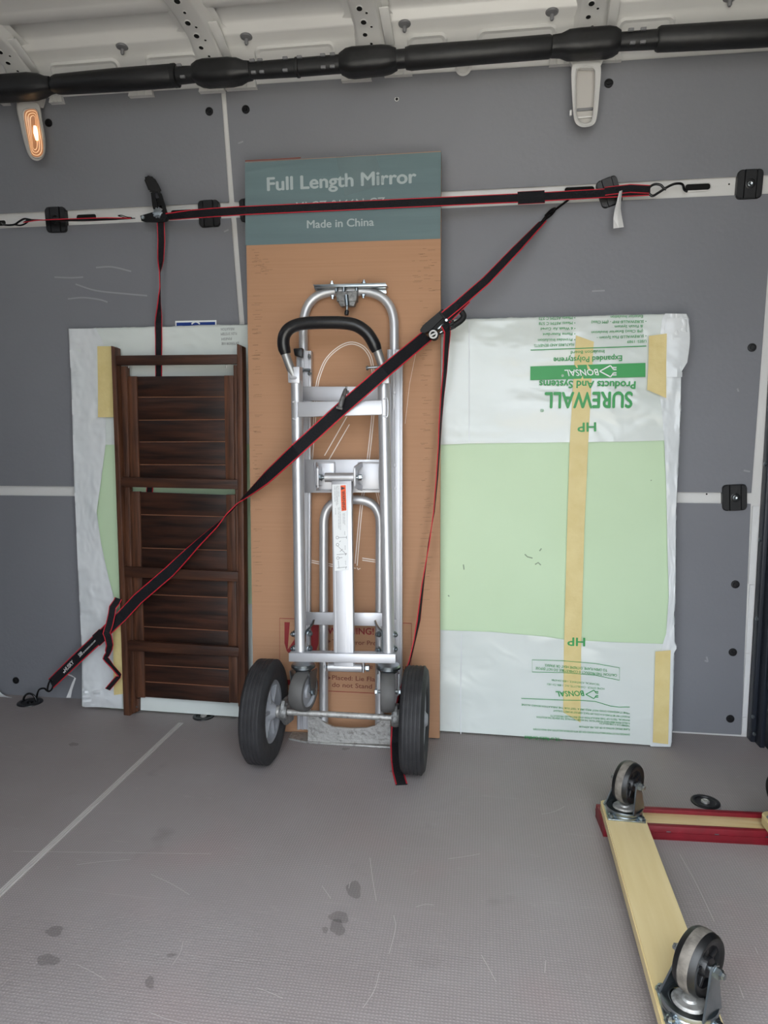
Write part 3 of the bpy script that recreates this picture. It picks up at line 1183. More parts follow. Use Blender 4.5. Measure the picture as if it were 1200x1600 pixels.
# blue sticker on the wall behind the package
P = [on_wall(a, b, TH) for a, b in ((274, 501.5), (337, 501.5), (339, 540), (275, 541))]
o = P[3]
U = (P[2] - P[3]).normalized()
V = (P[0] - P[3]).normalized()
N = U.cross(V).normalized()
V = N.cross(U)
w, h = (P[2] - P[3]).length, (P[0] - P[3]).length
st = thing('wall_sticker', 'blue sticker with a white border on the wall, mostly hidden behind the foam package', 'sticker', Matrix(((U.x, V.x, N.x, o.x), (U.y, V.y, N.y, o.y), (U.z, V.z, N.z, o.z), (0, 0, 0, 1))))
mb = MB()
mb.box((w / 2, h / 2, 0.0003), (w, h, 0.0006), M['label_white'])
mb.build('border', st, smooth=False)
mb = MB()
mb.box((w / 2, h / 2, 0.0007), (w * 0.94, h * 0.86, 0.0005), M['sticker_blue'])
bl = mb.build('blue_field', st, smooth=False)
mb = MB()
line_strip(mb, [V3((w / 2 - 0.012 + 0.024 * t, h * 0.86 + 0.006 * math.sin(PI * t), 0.0012)) for t in [k / 8 for k in range(9)]], 0.004, M['label_white'])
mb.build('white_arc', st, smooth=False)

# ------------------------------------------------------------------ helper: slab seen as a four-cornered patch of the picture
def slab4(F, quad, n0, n1, m, mb=None, bev=0.0, k=0.0, seg=2):
    """quad: tl tr br bl pixels on plane z=n0 (+k*y); solid back to n1"""
    b2 = bmesh.new()
    A = [F.at(a, b, n0, k) for a, b in quad]
    B = [V3((p.x, p.y, p.z + (n1 - n0))) for p in A]
    vs = [b2.verts.new(p) for p in A + B]
    n = len(A)
    b2.faces.new(vs[:n])
    b2.faces.new(vs[n:][::-1])
    for i in range(n):
        b2.faces.new((vs[i], vs[i + n], vs[(i + 1) % n + n], vs[(i + 1) % n]))
    bmesh.ops.recalc_face_normals(b2, faces=b2.faces[:])
    if bev:
        bmesh.ops.bevel(b2, geom=b2.edges[:], offset=bev, segments=seg, affect='EDGES', profile=0.5)
    mb = mb or MB()
    mb.take(b2, m)
    return mb


def interp(tab, y):
    if y <= tab[0][0]:
        return tab[0][1]
    for (a, xa), (b, xb) in zip(tab, tab[1:]):
        if y <= b:
            return xa + (xb - xa) * (y - a) / (b - a)
    return tab[-1][1]


# ------------------------------------------------------------------ wrapped foam board package
a, b = on_z(132, 1106), on_z(1049, 1168.5)
PF = Fr(a, b - a, lean=math.radians(2.3))
pk = thing('foam_board_package', 'wide plastic wrapped package of green foam board with green print, leaning on the grey wall', 'package', PF.M)
TK = 0.036
C4 = [(109, 515), (1061, 491.5), (1048, 1167), (132, 1104)]
slab4(PF, C4, -0.002, -TK, M['foam_green'], bev=0.002).build('foam_board', pk)


def lerp2(p, q, t):
    return (p[0] + (q[0] - p[0]) * t, p[1] + (q[1] - p[1]) * t)


def wrinkle(px, py, amp, sx, sy, seed):
    v = V3((px * sx + seed, py * sy, seed * 1.7))
    w = V3((px * 0.018 + py * 0.010 + seed, py * 0.034 - px * 0.012, seed))
    w += V3((noise.noise(w * 0.7), noise.noise(w * 0.7 + V3((5, 5, 5))), 0)) * 0.8
    ridge = max(0.0, 1 - 3.2 * abs(noise.noise(w))) ** 2
    return amp * (0.45 * noise.noise(v) + 0.3 * abs(noise.noise(v * 2.3)) + 0.55 * ridge * max(0, 0.3 + noise.noise(v * 0.8 + V3((9, 2, 4)))))


def wrap_patch(fn, na, nb, amp, sx, sy, seed, m, name='plastic_wrap', skirt=(), base=0.0012, ampfn=None):
    """fn(s,t) -> pixel; skirt: sides folded back round the board: 'l','r','t','b'"""
    mb = MB()
    V = []
    for i in range(na + 1):
        row = []
        for j in range(nb + 1):
            px, py = fn(i / na, j / nb)
            A = amp * (ampfn(px, py) if ampfn else 1)
            row.append(PF.at(px, py, base + abs(wrinkle(px, py, A, sx, sy, seed))))
        V.append(row)
    G = [[mb.bm.verts.new(p) for p in r] for r in V]
    i0 = mb.mi(m)

    def q(*v):
        f = mb.bm.faces.new(v)
        f.material_index = i0
    for i in range(na):
        for j in range(nb):
            q(G[i][j], G[i][j + 1], G[i + 1][j + 1], G[i + 1][j])

    def fold(line, du, dv):
        last = line
        for dz, o in ((-0.004, 1.0), (-0.020, 1.25), (-TK, 0.9)):
            nx = []
            for v in line:
                w = abs(wrinkle(v.co.x * 900, v.co.y * 900, 0.004, 0.03, 0.03, seed + 5))
                nx.append(mb.bm.verts.new(V3((v.co.x + du * (0.003 * o + w), v.co.y + dv * (0.003 * o + w), dz))))
            for k in range(len(line) - 1):
                q(last[k], last[k + 1], nx[k + 1], nx[k])
            last = nx
    if 'l' in skirt:
        fold([G[0][j] for j in range(nb + 1)], -1, 0)
    if 'r' in skirt:
        fold([G[na][j] for j in range(nb + 1)], 1, 0)
    if 't' in skirt:
        fold([G[i][0] for i in range(na + 1)], 0, 1)
    return mb.build(name, pk, angle=70)


top_line = lambda x: 515 + (491.5 - 515) * (x - 109) / (1061 - 109)
bot_line = lambda x: 1104 + (1167 - 1104) * (x - 132) / (1048 - 132)
edge_t = [(100, 696), (165, 695), (400, 694), (690, 695), (735, 693), (900, 691), (980, 690), (1044, 688)]
edge_b = [(120, 962), (183, 958), (300, 945), (400, 944), (560, 965), (690, 985), (770, 988), (850, 995), (882, 1000), (960, 1004), (1046, 1007)]


def f_top(s, t):
    x = 120 + (1046 - 120) * s
    return (x, top_line(x) + (interp(edge_t, x) - top_line(x)) * t)


def f_bot(s, t):
    x0 = 128 + (1048 - 128) * s
    y = interp(edge_b, x0) + (bot_line(x0) - interp(edge_b, x0)) * t
    return (x0, y - 0.5)


wrap_patch(f_top, 240, 60, 0.0040, 0.012, 0.028, 1.0, M['wrap'], skirt=('t',))
wrap_patch(f_bot, 240, 56, 0.0040, 0.012, 0.020, 4.0, M['wrap'])
l_out = [(513, 107), (620, 112), (760, 116), (800, 118), (900, 122), (1000, 127), (1085, 129), (1094, 128), (1105, 132)]
l_in = [(513, 150), (540, 163), (640, 165), (695, 165), (750, 158), (800, 151), (850, 158), (900, 169), (950, 182), (1040, 187), (1105, 188)]
r_out = [(489, 1072), (497, 1076), (515, 1074), (535, 1073), (552, 1074), (566, 1068), (572, 1064.5), (640, 1063), (720, 1060), (800, 1056), (930, 1055), (960, 1053), (1005, 1054), (1012, 1058), (1020, 1053), (1100, 1051), (1160, 1049), (1168, 1047)]
r_in = [(489, 1040), (500, 1034), (520, 1032), (600, 1028), (640, 1034), (690, 1038), (760, 1041), (860, 1043), (930, 1045), (990, 1041), (1005, 1036), (1060, 1022), (1168, 1016)]


def f_left(s, t):
    y = 513.5 + (1105 - 513.5) * t
    return (interp(l_out, y) + (interp(l_in, y) - interp(l_out, y)) * s, y)


def f_right(s, t):
    y = 490 + (1167 - 490) * t
    x = interp(r_in, y) + (interp(r_out, y) - interp(r_in, y)) * s
    return (x, y + (x - 1050) * 0.02)


wrap_patch(f_left, 20, 170, 0.010, 0.05, 0.03, 7.0, M['wrap_side'], skirt=('l',), base=0.0035, ampfn=lambda x, y: 1.0 + (1.2 if y > 1070 else 0))
wrap_patch(f_right, 14, 190, 0.007, 0.07, 0.03, 11.0, M['wrap_side'], skirt=('r',), base=0.003, ampfn=lambda x, y: 1.0 + (2.0 if y < 580 and x > 1042 else 0))
# crumpled corner flap, top right, and the crumpled bunch, bottom left
mb = MB()
P = []
for k in range(13):
    t = k / 12
    y = 497 + 92 * t
    w = 1 + 0.4 * math.sin(9 * t)
    P.append([PF.at(x, y, 0.006 + 0.012 * abs(noise.noise(V3((x * 0.15, y * 0.09, 3)))) * (1 if 0 < j < 4 else 0.4)) for j, x in enumerate((1042 - 6 * math.sin(3 * t), 1050, 1058, 1066, 1075 + 3 * math.sin(PI * t * 1.5) - 11 * max(0, t - 0.75) * 4))])
n = 5
vs = [p for r in P for p in r]
mb.faces(vs, [(i * n + j, i * n + j + 1, (i + 1) * n + j + 1, (i + 1) * n + j) for i in range(12) for j in range(4)], M['wrap_side'])
mb.build('corner_flap', pk, angle=25, fix=False)
mb = MB()
P = []
for i in range(19):
    s = i / 18
    row = []
    for j in range(8):
        t = j / 7
        x = 129 + 62 * s
        y = 1080 + 2 * s - 3 * math.sin(3 * s) + (24.5 + 4 * s * 0.4) * t
        row.append(PF.at(x, y, 0.006 + 0.022 * (1 - s) * abs(noise.noise(V3((x * 0.05, y * 0.22, 9)))) + 0.004 * math.sin(PI * t)))
    P.append(row)
vs = [p for r in P for p in r]
mb.faces(vs, [(i * 8 + j, i * 8 + j + 1, (i + 1) * 8 + j + 1, (i + 1) * 8 + j) for i in range(18) for j in range(7)], M['wrap_side'])
mb.build('bunched_wrap', pk, angle=30, fix=False)
# seam running down the wrap near the carton
mb = MB()
line_strip(mb, [PF.at(733, y, 0.0055) for y in (500, 560, 620, 692)], 0.0025, M['wrap_side'])
mb.build('wrap_seam', pk, fix=False)
mb = MB()
line_strip(mb, [PF.at(x, y, 0.0055) for x, y in ((721, 990), (720, 1060), (720, 1147))], 0.0025, M['wrap_side'])
mb.build('wrap_seam', pk, fix=False)

# masking tape
def tape_patch(rows, n0=0.0057):
    mb = MB()
    n = len(rows)
    P = []
    m_ = 6
    for i in range(n - 1):
        steps = max(2, int(abs(rows[i + 1][0][1] - rows[i][0][1]) / 8))
        for k in range(steps + (1 if i == n - 2 else 0)):
            t = k / steps
            a, b = lerp2(rows[i][0], rows[i + 1][0], t), lerp2(rows[i][1], rows[i + 1][1], t)
            P.append([PF.at(*lerp2(a, b, j / m_), n0 + (0.0003 if n0 < 0.006 else 0.0012) * noise.noise(V3((j * 0.5 + a[0], a[1] * 0.11, 2)))) for j in range(m_ + 1)])
    w = m_ + 1
    mb.faces([p for r in P for p in r], [(i * w + j, i * w + j + 1, (i + 1) * w + j + 1, (i + 1) * w + j) for i in range(len(P) - 1) for j in range(m_)], M['tape'])
    mb.build('masking_tape', pk, angle=60, fix=False)


tape_patch([((900, 524), (928, 534)), ((899, 540), (927, 545)), ((890, 696), (919, 696)), ((886, 830), (913, 830)), ((881, 1020), (908, 1020)), ((880, 1113), (907, 1129))])
tape_patch([((1014, 525), (1042, 521)), ((1013, 570), (1041, 570)), ((1011, 609), (1041, 622))], 0.0095)
tape_patch([((1024, 1018), (1048, 1016)), ((1022, 1090), (1046, 1090)), ((1020, 1160), (1044, 1163))], 0.0095)
tape_patch([((152, 541), (179, 541)), ((153, 600), (180, 600)), ((153, 652), (181, 652))], 0.0150)
tape_patch([((176, 962), (190, 955)), ((177, 1030), (192, 1030)), ((178, 1086), (194, 1084))], 0.0150)

G = M['print_green']
NL = 0.0064


def gtext(s, x1, y1, x0, y0, h, bold=0.0, m=None, it=0.0, res=2, name='printed_lettering'):
    """upside-down print: starts at the right"""
    ftext(PF, s, (x1, y1), (x0, y0), h, m or G, pk, n=NL, bold=bold, res=res, italic=it, lift=0.0, name=name)


gtext('SUREWALL', 988, 612.5, 852, 613.5, 26, 0.03, res=4)
gtext('®', 850, 639, 844, 639, 5)
gtext('Products And Systems', 993, 596, 843, 594.5, 12, 0.03, res=3)
mb = MB()
flat_poly(mb, [PF.at(a, b, NL - 0.0006) for a, b in ((828.6, 572.5), (1008.6, 567), (1008.6, 589), (828.6, 594))], G)
mb.build('printed_band', pk, smooth=False)
gtext('BONSAL', 936, 576.5, 882, 578, 10.5, 0.015, M['label_white'], it=-0.25)
gtext('®', 881, 585, 877, 585, 4, 0, M['label_white'])


def leaf_logo(cx, cy, sc, m):
    mb = MB()
    for pts in ([(-20, 0), (-4, -8.5)], [(-20, 0), (-4, 8.5)], [(-4, -8.5), (-1.5, -5.5)], [(-4, 8.5), (-1.5, 5.5)], [(-1.5, -5.5), (5, -5.5)], [(-1.5, 5.5), (5, 5.5)], [(-1.5, -5.5), (0.5, -2.5)], [(-1.5, 5.5), (0.5, 2.5)], [(0.5, -2.5), (5, -2.5)], [(0.5, 2.5), (5, 2.5)]):
        line_strip(mb, [PF.at(cx + x * sc, cy + y * sc, NL + 0.0002) for x, y in pts], 0.0028 * sc, m)
    mb.build('printed_logo', pk, smooth=False, fix=False)


leaf_logo(958, 580, 1.05, M['label_white'])
gtext('Expanded Polystyrene', 972, 555.4, 865, 559, 9, 0.02)
gtext('Insulation Board', 944.5, 546.8, 892, 548.6, 5.5, 0.01)
mb = MB()
line_strip(mb, [PF.at(1010, 540.7, NL), PF.at(829, 547, NL)], 0.0022, G)
mb.build('printed_rule', pk, smooth=False, fix=False)
for s, x1, y1, x0, y0 in (('FEATURES AND BENEFITS:', 897, 536, 834, 538), ('• Provides Insulation', 899, 528.6, 840.7, 529.6), ('• Flame Retardant', 899, 519.5, 848, 520.5), ('• 6 Week Air Cured', 899, 511, 845, 512), ('• Meets ASTM C 578', 899, 502.5, 842, 503.5), ('• Meets ASTM C 273', 899, 494.5, 842, 495.8),
                          ('USES: 1989', 1010, 531, 980, 532), ('• SUREWALL® Flex System -', 1010, 522.7, 932.5, 526), ('(PB Class) Exterior Insulation', 1004.5, 515, 924, 517.6), ('& Finish System', 1004.5, 507.5, 960.6, 508.5), ('• SUREWALL® FHP - (PM Class)', 1010, 500, 924, 501.5), ('Exterior Insulation', 1004.5, 492.3, 954, 493.3)):
    gtext(s, x1, y1, x0, y0, 4.6, 0.008)
gtext('HP', 931, 660, 902.6, 661, 15, 0.02)
gtext('HP', 914, 997, 887, 996, 14, 0.02)
mb = MB()
q = [PF.at(a, b, NL) for a, b in ((831.5, 1031), (880, 1032.5), (930, 1036.7), (968, 1043.5), (968, 1063), (930, 1055), (880, 1051), (831.5, 1050))]
line_strip(mb, q, 0.0013, M['print_green'], closed=True)
mb.build('printed_frame', pk, smooth=False, fix=False)
gtext('CAUTION: THIS PRODUCT IS COMBUSTIBLE, DO NOT EXPOSE', 964, 1053.5, 837, 1042, 4.2, 0.01)
gtext('TO OPEN FLAME, EXTREME HEAT OR SPARKS.', 949, 1045.5, 851, 1037.4, 4.2, 0.01)
gtext('TECHNICAL ASSISTANCE, 1-800-334-0784', 937, 1068, 862, 1061, 3.2)
gtext('HOME OFFICE - CHARLOTTE, N.C. 1-800-759-1821', 944.5, 1075, 855, 1067.5, 3.2)
gtext('BONSAL', 912.5, 1079, 868, 1080.3, 9, 0.02, it=-0.2)
leaf_logo(931, 1085, 0.78, G)
mb = MB()
line_strip(mb, [PF.at(a, b, NL) for a, b in ((814.5, 1091.3), (881, 1094), (907, 1094.3), (930, 1096), (953, 1103), (967, 1105), (984, 1104.8))], 0.0016, G)
mb.build('printed_rule', pk, smooth=False, fix=False)
for s, x1, y1, x0, y0 in (('*THE STANDARD DOES NOT REQUIRE A TEST FOR THE INSULATION BOARD ALONE', 984, 1113, 815, 1099.7), ('PRODUCT MAY BE STORED IN A COOL DRY PLACE, KEEP OUT OF DIRECT SUNLIGHT.', 984, 1119, 864, 1109),
                          ('PHYSICAL TESTS OF THIS INSULATION AND INSTALLED PRODUCTS', 984, 1124, 860, 1117), ('R-VALUE MEANS RESISTANCE TO HEAT FLOW. THE HIGHER THE R-VALUE, THE GREATER THE INSULATION', 984, 1129, 838.5, 1119), ('THICKNESS 3.2 IN. R 12 PER INCH AT 75 F.', 984, 1133, 936, 1128.5),
                          ('FLAME SPREAD RATING 25 OR LESS, PER ASTM E-84', 984, 1138.5, 905, 1134), ('EXPANDED POLYSTYRENE INSULATION BOARD FOR USE WITH EXTERIOR INSULATION AND FINISH SYSTEMS', 984, 1146.5, 833, 1138)):
    gtext(s, x1, y1, x0, y0, 3.0, 0.004)
gtext('• UL or Radco Certified', 878, 1153, 820, 1149.5, 5.6, 0.01)
# faint print showing at the left end, beside the carton
for s, x1, y1, x0, y0 in (('INSULATION', 366, 512, 345, 512.5), ('FLEX SYSTEM', 370, 519, 345, 520), ('FINISH', 362, 527, 346, 528), ('EXTERIOR USE', 373, 534, 346, 535)):
    gtext(s, x1, y1, x0, y0, 4, 0, M['ink_pale'])
# dents and scuffs in the foam
M['foam_mark'] = mat('foam_mark', '8ea385', 0.6)
mb = MB()
for pts in ([(820, 866), (824, 870), (832, 872)], [(836, 882), (841, 879), (845, 883)], [(843, 861), (846, 857)], [(724, 882), (725, 890)], [(700, 930), (702, 932)], [(1017, 750), (1018, 751)]):
    line_strip(mb, [PF.at(a, b, -0.0012) for a, b in pts], 0.003, M['foam_mark'])
mb.build('foam_scuff', pk, smooth=False, fix=False)

# ------------------------------------------------------------------ mirror carton
a, b = on_z(396, 1141.5), on_z(687, 1154)
a.y -= 0.006
b.y -= 0.006
BF = Fr(a, b - a, lean=math.radians(1.25))
bx = thing('mirror_carton', 'tall flat cardboard mirror carton with a teal printed top, standing behind the hand truck', 'box', BF.M)
quad = [(382.5, 253), (689.5, 235.5), (687, 1154), (396.5, 1141.5)]
slab4(BF, quad, 0.0, -0.040, M['cardboard'], bev=0.002).build('carton', bx)


def bandpt(s, t, n=0.0006):
    l = (382.8 + 0.8 * t, 254 + 129.5 * t)
    r = (689.3 - 1.0 * t, 237 + 136 * t)
    p = lerp2(l, r, s)
    crease = 0.0012 * math.exp(-((p[1] - (268 - (p[0] - 383) * 0.14)) / 2.2) ** 2) * max(0, 1 - (p[0] - 383) / 140)
    return BF.at(p[0], p[1], n + crease)


mb = MB()
mb.grid(bandpt, 60, 60, M['teal_print'])
mb.build('printed_band', bx, angle=60)
mb = MB()
for pts in ([(383, 251.5), (400, 250.5), (430, 249), (470, 246.5)],):
    line_strip(mb, [BF.at(a, b, 0.002) for a, b in pts], 0.0028, M['print_brown'])
mb.build('torn_edge', bx, fix=False)
M['clear_tape'] = mat('clear_tape', '8fa0a2', 0.12, alpha=0.22)
mb = MB()
mb.grid(lambda s, t: BF.at(525 + 62 * s + 14 * t, 244.5 - 3.5 * s + 62 * t * (1 - 0.25 * s), 0.0016 + 0.001 * noise.noise(V3((s * 6, t * 4, 1)))), 14, 14, M['clear_tape'])
mb.build('clear_tape', bx, angle=70)

PP = M['print_pale']
NB = 0.0014


def btext(s, p0, p1, h, m, bold=0.0, res=3, name='printed_lettering'):
    ftext(BF, s, p0, p1, h, m, bx, n=NB, bold=bold, res=res, lift=0.0, name=name)


btext('Full Length Mirror', (418, 298), (650, 285.5), 20.5, PP, 0.028, res=5)
btext('MLCZ-0166N-CZ', (463, 330), (602, 322), 14, PP, 0.0, res=3)
btext('Made in China', (480, 356.5), (584, 352.5), 12, PP, 0.022, res=4)


def bline(pts, w, m, closed=False, smooth=False):
    mb = MB()
    if smooth:
        pts = [(q.x, q.y) for q in spline([(x, y, 0) for x, y in pts], 5)]
    line_strip(mb, [BF.at(a, b, 0.0011) for a, b in pts], w, m, closed=closed)
    mb.build('printed_line', bx, smooth=False, fix=False)


W = M['print_white']
for d in (0, 3.2):
    sgn = d
    bline([(493 + sgn, 606), (497 + sgn, 588), (508 + sgn * 0.9, 562 + d * 0.3), (527 + sgn * 0.5, 543 + d * 0.8), (547, 534.5 + d), (565 - sgn * 0.6, 539 + d * 0.8), (577 - sgn, 551 + d * 0.4), (583 - sgn, 569), (586 - sgn, 604), (585 - sgn, 640), (577 + 6 - 6 - sgn, 717), (566 - sgn, 792), (558 - sgn, 884 - d)], 0.0026, W, smooth=True)
    bline([(493 + sgn, 606), (490 + sgn, 654), (485 + sgn, 717), (480 + sgn, 800), (478 + sgn, 872)], 0.0026, W)
    bline([(478, 874 + d), (520, 882 + d), (556 - d, 888 + d)], 0.0026, W)
    bline([(566, 872 + d), (590, 875.5 + d)], 0.0026, W)
    bline([(583 + sgn, 742), (588 + sgn, 771), (594 + sgn, 798), (607 + sgn, 872)], 0.0014, W)
bline([(542, 651), (507, 712)], 0.0026, W)
bline([(546, 663), (513, 720)], 0.0026, W)
bline([(558, 112 + 775), (559.5, 890), (563, 888)], 0.0026, W)
bline([(652, 540), (640, 600), (633, 662)], 0.0008, M['print_white'])
RD = M['print_red']
bline([(437, 966), (643, 974), (642, 1086), (437, 1076)], 0.0018, RD, closed=True)
M['crush_mark'] = mat('crush_mark', 'a07a58', 0.8, alpha=0.3)
mb = MB()
rnd = random.Random(3)
for x0, x1, y0, y1, k in ((393, 404, 392, 935, 80), (655, 672, 470, 950, 70), (640, 684, 385, 470, 26), (393, 420, 386, 430, 18)):
    for _ in range(k):
        y = rnd.uniform(y0, y1)
        a_ = rnd.uniform(x0, x1 - 4)
        b_ = a_ + rnd.uniform(3, 14)
        line_strip(mb, [BF.at(a_, y, 0.0008), BF.at(min(b_, x1 + 6), y - 0.4, 0.0008)], 0.0012, M['crush_mark'])
o = mb.build('crush_marks', bx, smooth=False, fix=False)
o['kind'] = 'stuff'
# fragile sign: a cracked glass
mb = MB()
gl = [(444.5, 972), (498, 974), (497.5, 1006), (494, 1018), (486, 1026), (475, 1031), (474, 1061), (497, 1064), (497, 1071.5), (445, 1070), (445, 1062.5), (467, 1061), (467, 1031), (456, 1026), (448, 1017), (444.5, 1005)]
q = [BF.at(x, y, 0.0011) for x, y in gl]
mb.faces(q, [(0, 1, 2, 15), (15, 2, 3, 14), (14, 3, 4, 13), (13, 4, 5, 12), (12, 5, 6, 11), (11, 6, 7, 8, 9, 10)], RD)
mb.build('fragile_symbol', bx, smooth=False, fix=False)
mb = MB()
mb.faces([BF.at(x, y, 0.0015) for x, y in ((453, 971.5), (480, 972.5), (466, 990), (449.5, 1015))], [(0, 1, 2, 3)], M['cardboard'])
mb.build('symbol_crack', bx, smooth=False, fix=False)
BR = M['print_brown']
btext('WARNING!', (512, 990.5), (584, 991.5), 10.5, RD, 0.02)
for y in (1002, 1019, 1059):
    mb = MB()
    flat_poly(mb, [BF.at(a, b, NB) for a, b in ((512.5, y - 3), (517, y + 0.2), (512.5, y + 3.2))], BR)
    mb.build('printed_bullet', bx, smooth=False, fix=False)
btext('This Mirror Product', (519, 1006), (608, 1009), 7.4, BR, 0.006)
btext('Fragile!', (519, 1022.5), (560, 1024), 7.4, BR, 0.006)
btext('Please Handle with CARE!', (519, 1041.5), (640, 1048), 7.4, BR, 0.006)
btext('Placed: Lie Flat,', (519, 1062), (592, 1065), 7.4, BR, 0.006)
btext('do not Stand Up.', (519, 1073), (602, 1077), 7.4, BR, 0.006)

# ------------------------------------------------------------------ folding wooden plant shelf
a, b = on_z(203, 1118.5), on_z(378, 1137)
SF = Fr(a, b - a, lean=math.radians(1.0))
sh = thing('folding_shelf', 'dark stained wooden folding shelf standing closed against the foam package', 'shelf', SF.M)
WH, WV = M['wood_dark_h'], M['wood_dark_v']


def cx(xa, xb, y):
    return xa + (xb - xa) * (y - 650) / 422.0


def vpost(xa0, xb0, xa1, xb1, y0l, y0r, y1l, y1r, n0, n1, name, bev=0.0015, m=WV):
    """upright: left edge px xa0@650..xa1@1072, right edge xb0..xb1"""
    q = [(cx(xa0, xa1, y0l), y0l), (cx(xb0, xb1, y0r), y0r), (cx(xb0, xb1, y1r), y1r), (cx(xa0, xa1, y1l), y1l)]
    return slab4(SF, q, n0, n1, m, bev=bev).build(name, sh, angle=30)


def hbar(xa0, xb0, xa1, xb1, ytl, ytr, ybl, ybr, n0, n1, name, m=WH, bev=0.0012):
    q = [(cx(xa0, xa1, ytl), ytl), (cx(xb0, xb1, ytr), ytr), (cx(xb0, xb1, ybr), ybr), (cx(xa0, xa1, ybl), ybl)]
    return slab4(SF, q, n0, n1, m, bev=bev).build(name, sh, angle=30)


# outer ladder frame
vpost(177, 184, 191.5, 201, 540, 543, 1118, 1119, 0.0, -0.026, 'side_rail')
vpost(370.5, 379, 372.6, 382.8, 537, 541, 1136, 1137.5, 0.0, -0.026, 'side_rail')
for (ytl, ytr, ybl, ybr) in ((555.5, 553.5, 570.5, 568.5), (745.6, 749.8, 760.8, 764.5), (885.8, 893.8, 901.5, 909), (1001.6, 1012, 1017, 1026.5)):
    hbar(184, 370.5, 200, 372.8, ytl, ytr, ybl, ybr, -0.002, -0.017, 'crossbar', bev=0.0015)
# inner ladder frame
vpost(190.5, 199.5, 203, 210, 572, 572, 1114, 1114.5, -0.012, -0.028, 'inner_leg')
vpost(365.5, 370.3, 371.5, 373.5, 570, 570, 1104, 1105, -0.012, -0.028, 'inner_leg')
vpost(207, 216, 208, 216, 1092, 1092, 1114.5, 1112, -0.018, -0.031, 'foot_block', m=WV)
mb = MB()
mb.lathe([(0.0032, 0), (0.0032, 0.0008), (0.0018, 0.0008), (0, 0.0004)], SF.at(213.5, 1104.5, -0.0175), (0, 0, 1), M['zinc'], 12)
mb.build('screw', sh)
for px in (201, 353.5):
    mb = MB()
    mb.tube([SF.at(px, 570, -0.010), SF.at(px, 575, -0.010)], 0.0018, M['worn_steel'], 8)
    mb.build('hinge_pin', sh)
# the four folded tiers: planks between end battens
tiers = [((587.8, 586.5), [(620.5, 620), (656.5, 655.5), (690.5, 690), (726, 726.5)], (758, 762)),
         ((768, 773), [(804, 807.5), (856, 860)], (898, 905)),
         ((898, 906), [(928.5, 934), (979, 986)], (1014, 1023)),
         ((1014.5, 1024), [(1039, 1046), (1065, 1073.5)], (1089.5, 1099))]
for (t, seams, bt) in tiers:
    rows = [t] + seams + [bt]
    for (y0, y1) in zip(rows, rows[1:]):
        hbar(214, 352, 225, 359, y0[0] + 0.55, y0[1] + 0.55, y1[0] - 0.55, y1[1] - 0.55, -0.024, -0.031, 'plank', m=M['wood_plank'], bev=0.0008)
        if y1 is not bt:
            hbar(215, 351, 226, 358, y1[0] - 0.45, y1[1] - 0.45, y1[0] + 0.45, y1[1] + 0.45, -0.0246, -0.030, 'raw_edge_highlight', m=M['wood_edge'], bev=0)  # pale raw-wood strip at each seam, bevel highlight put into its colour
    vpost(200.6, 214.6, 211.2, 225.7, t[0], t[0], bt[0], bt[0] + 1, -0.019, -0.031, 'batten')
    vpost(350.8, 365, 357.5, 371.3, t[1], t[1], bt[1] - 1, bt[1], -0.019, -0.031, 'batten')

# ------------------------------------------------------------------ convertible hand truck
wa, wb = on_z(415, 1187), on_z(648, 1202)
TF = Fr((-0.352, 1.683, 0.0), wb - wa)
tk = thing('hand_truck', 'silver aluminium hand truck with black grip and black tyres, before the mirror carton', 'hand truck', TF.M)
AL, AF, ZN = M['aluminium'], M['aluminium_flat'], M['zinc']
KB, KF = -0.044, -0.085           # backward lean of the rear frame and of the sliding front frame
NF = 0.125


def Bk(px, py, n=0.0):
    return TF.at(px, py, n, KB)


def Ft(px, py, n=0.0):
    return TF.at(px, py, NF + n, KF)


RT = (Bk(481, 520) - Bk(467, 520)).length / 2
RFT = (Ft(479, 850) - Ft(460, 850)).length / 2
# rear loop at the top
pts = fillet([Bk(474, 640), Bk(474, 455.5), Bk(616, 455), Bk(616, 640)], 0.088, 12)
mb = MB()
mb.tube(pts, RT, AL, 18)
mb.build('top_loop', tk)
# channel rails of the rear frame
def chan(xt0, xt1, xb0, xb1, yt, yb, name='rail'):
    mb = slab4(TF, [(xt0, yt), (xt1, yt), (xb1, yb), (xb0, yb)], 0.010, -0.008, AF, bev=0.001, k=KB)
    # raised ribs along the extrusion
    for f in (0.12, 0.5, 0.88):
        a = Bk(xt0 + (xt1 - xt0) * f, yt, 0.0105)
        b = Bk(xb0 + (xb1 - xb0) * f, yb, 0.0105)
        mb.bar(a, b, 0.004, 0.004, AF, bev=0.0008)
    return mb.build(name, tk, angle=30)


chan(463, 486, 464, 483, 548, 1140)
chan(605, 629, 612, 628, 546, 1140)
# rear cross members
slab4(TF, [(472, 604), (606, 604), (606, 629), (472, 626)], 0.013, 0.009, AF, bev=0.0008, k=KB).build('crosspiece', tk)
slab4(TF, [(476, 718), (606, 718), (606, 769.5), (476, 770)], 0.013, 0.009, AF, bev=0.0008, k=KB).build('crosspiece', tk)
slab4(TF, [(478, 956.5), (612, 958), (612, 979), (478, 976)], 0.015, 0.011, AF, bev=0.0008, k=KB).build('crosspiece', tk)
# inner loop
pts = fillet([Bk(506, 1136, -0.002), Bk(506, 781, -0.002), Bk(594, 781, -0.002), Bk(593, 1136, -0.002)], 0.062, 12)
mb = MB()
mb.tube(pts, (Bk(513, 900) - Bk(499, 900)).length / 2, AL, 16)
mb.build('inner_loop', tk)
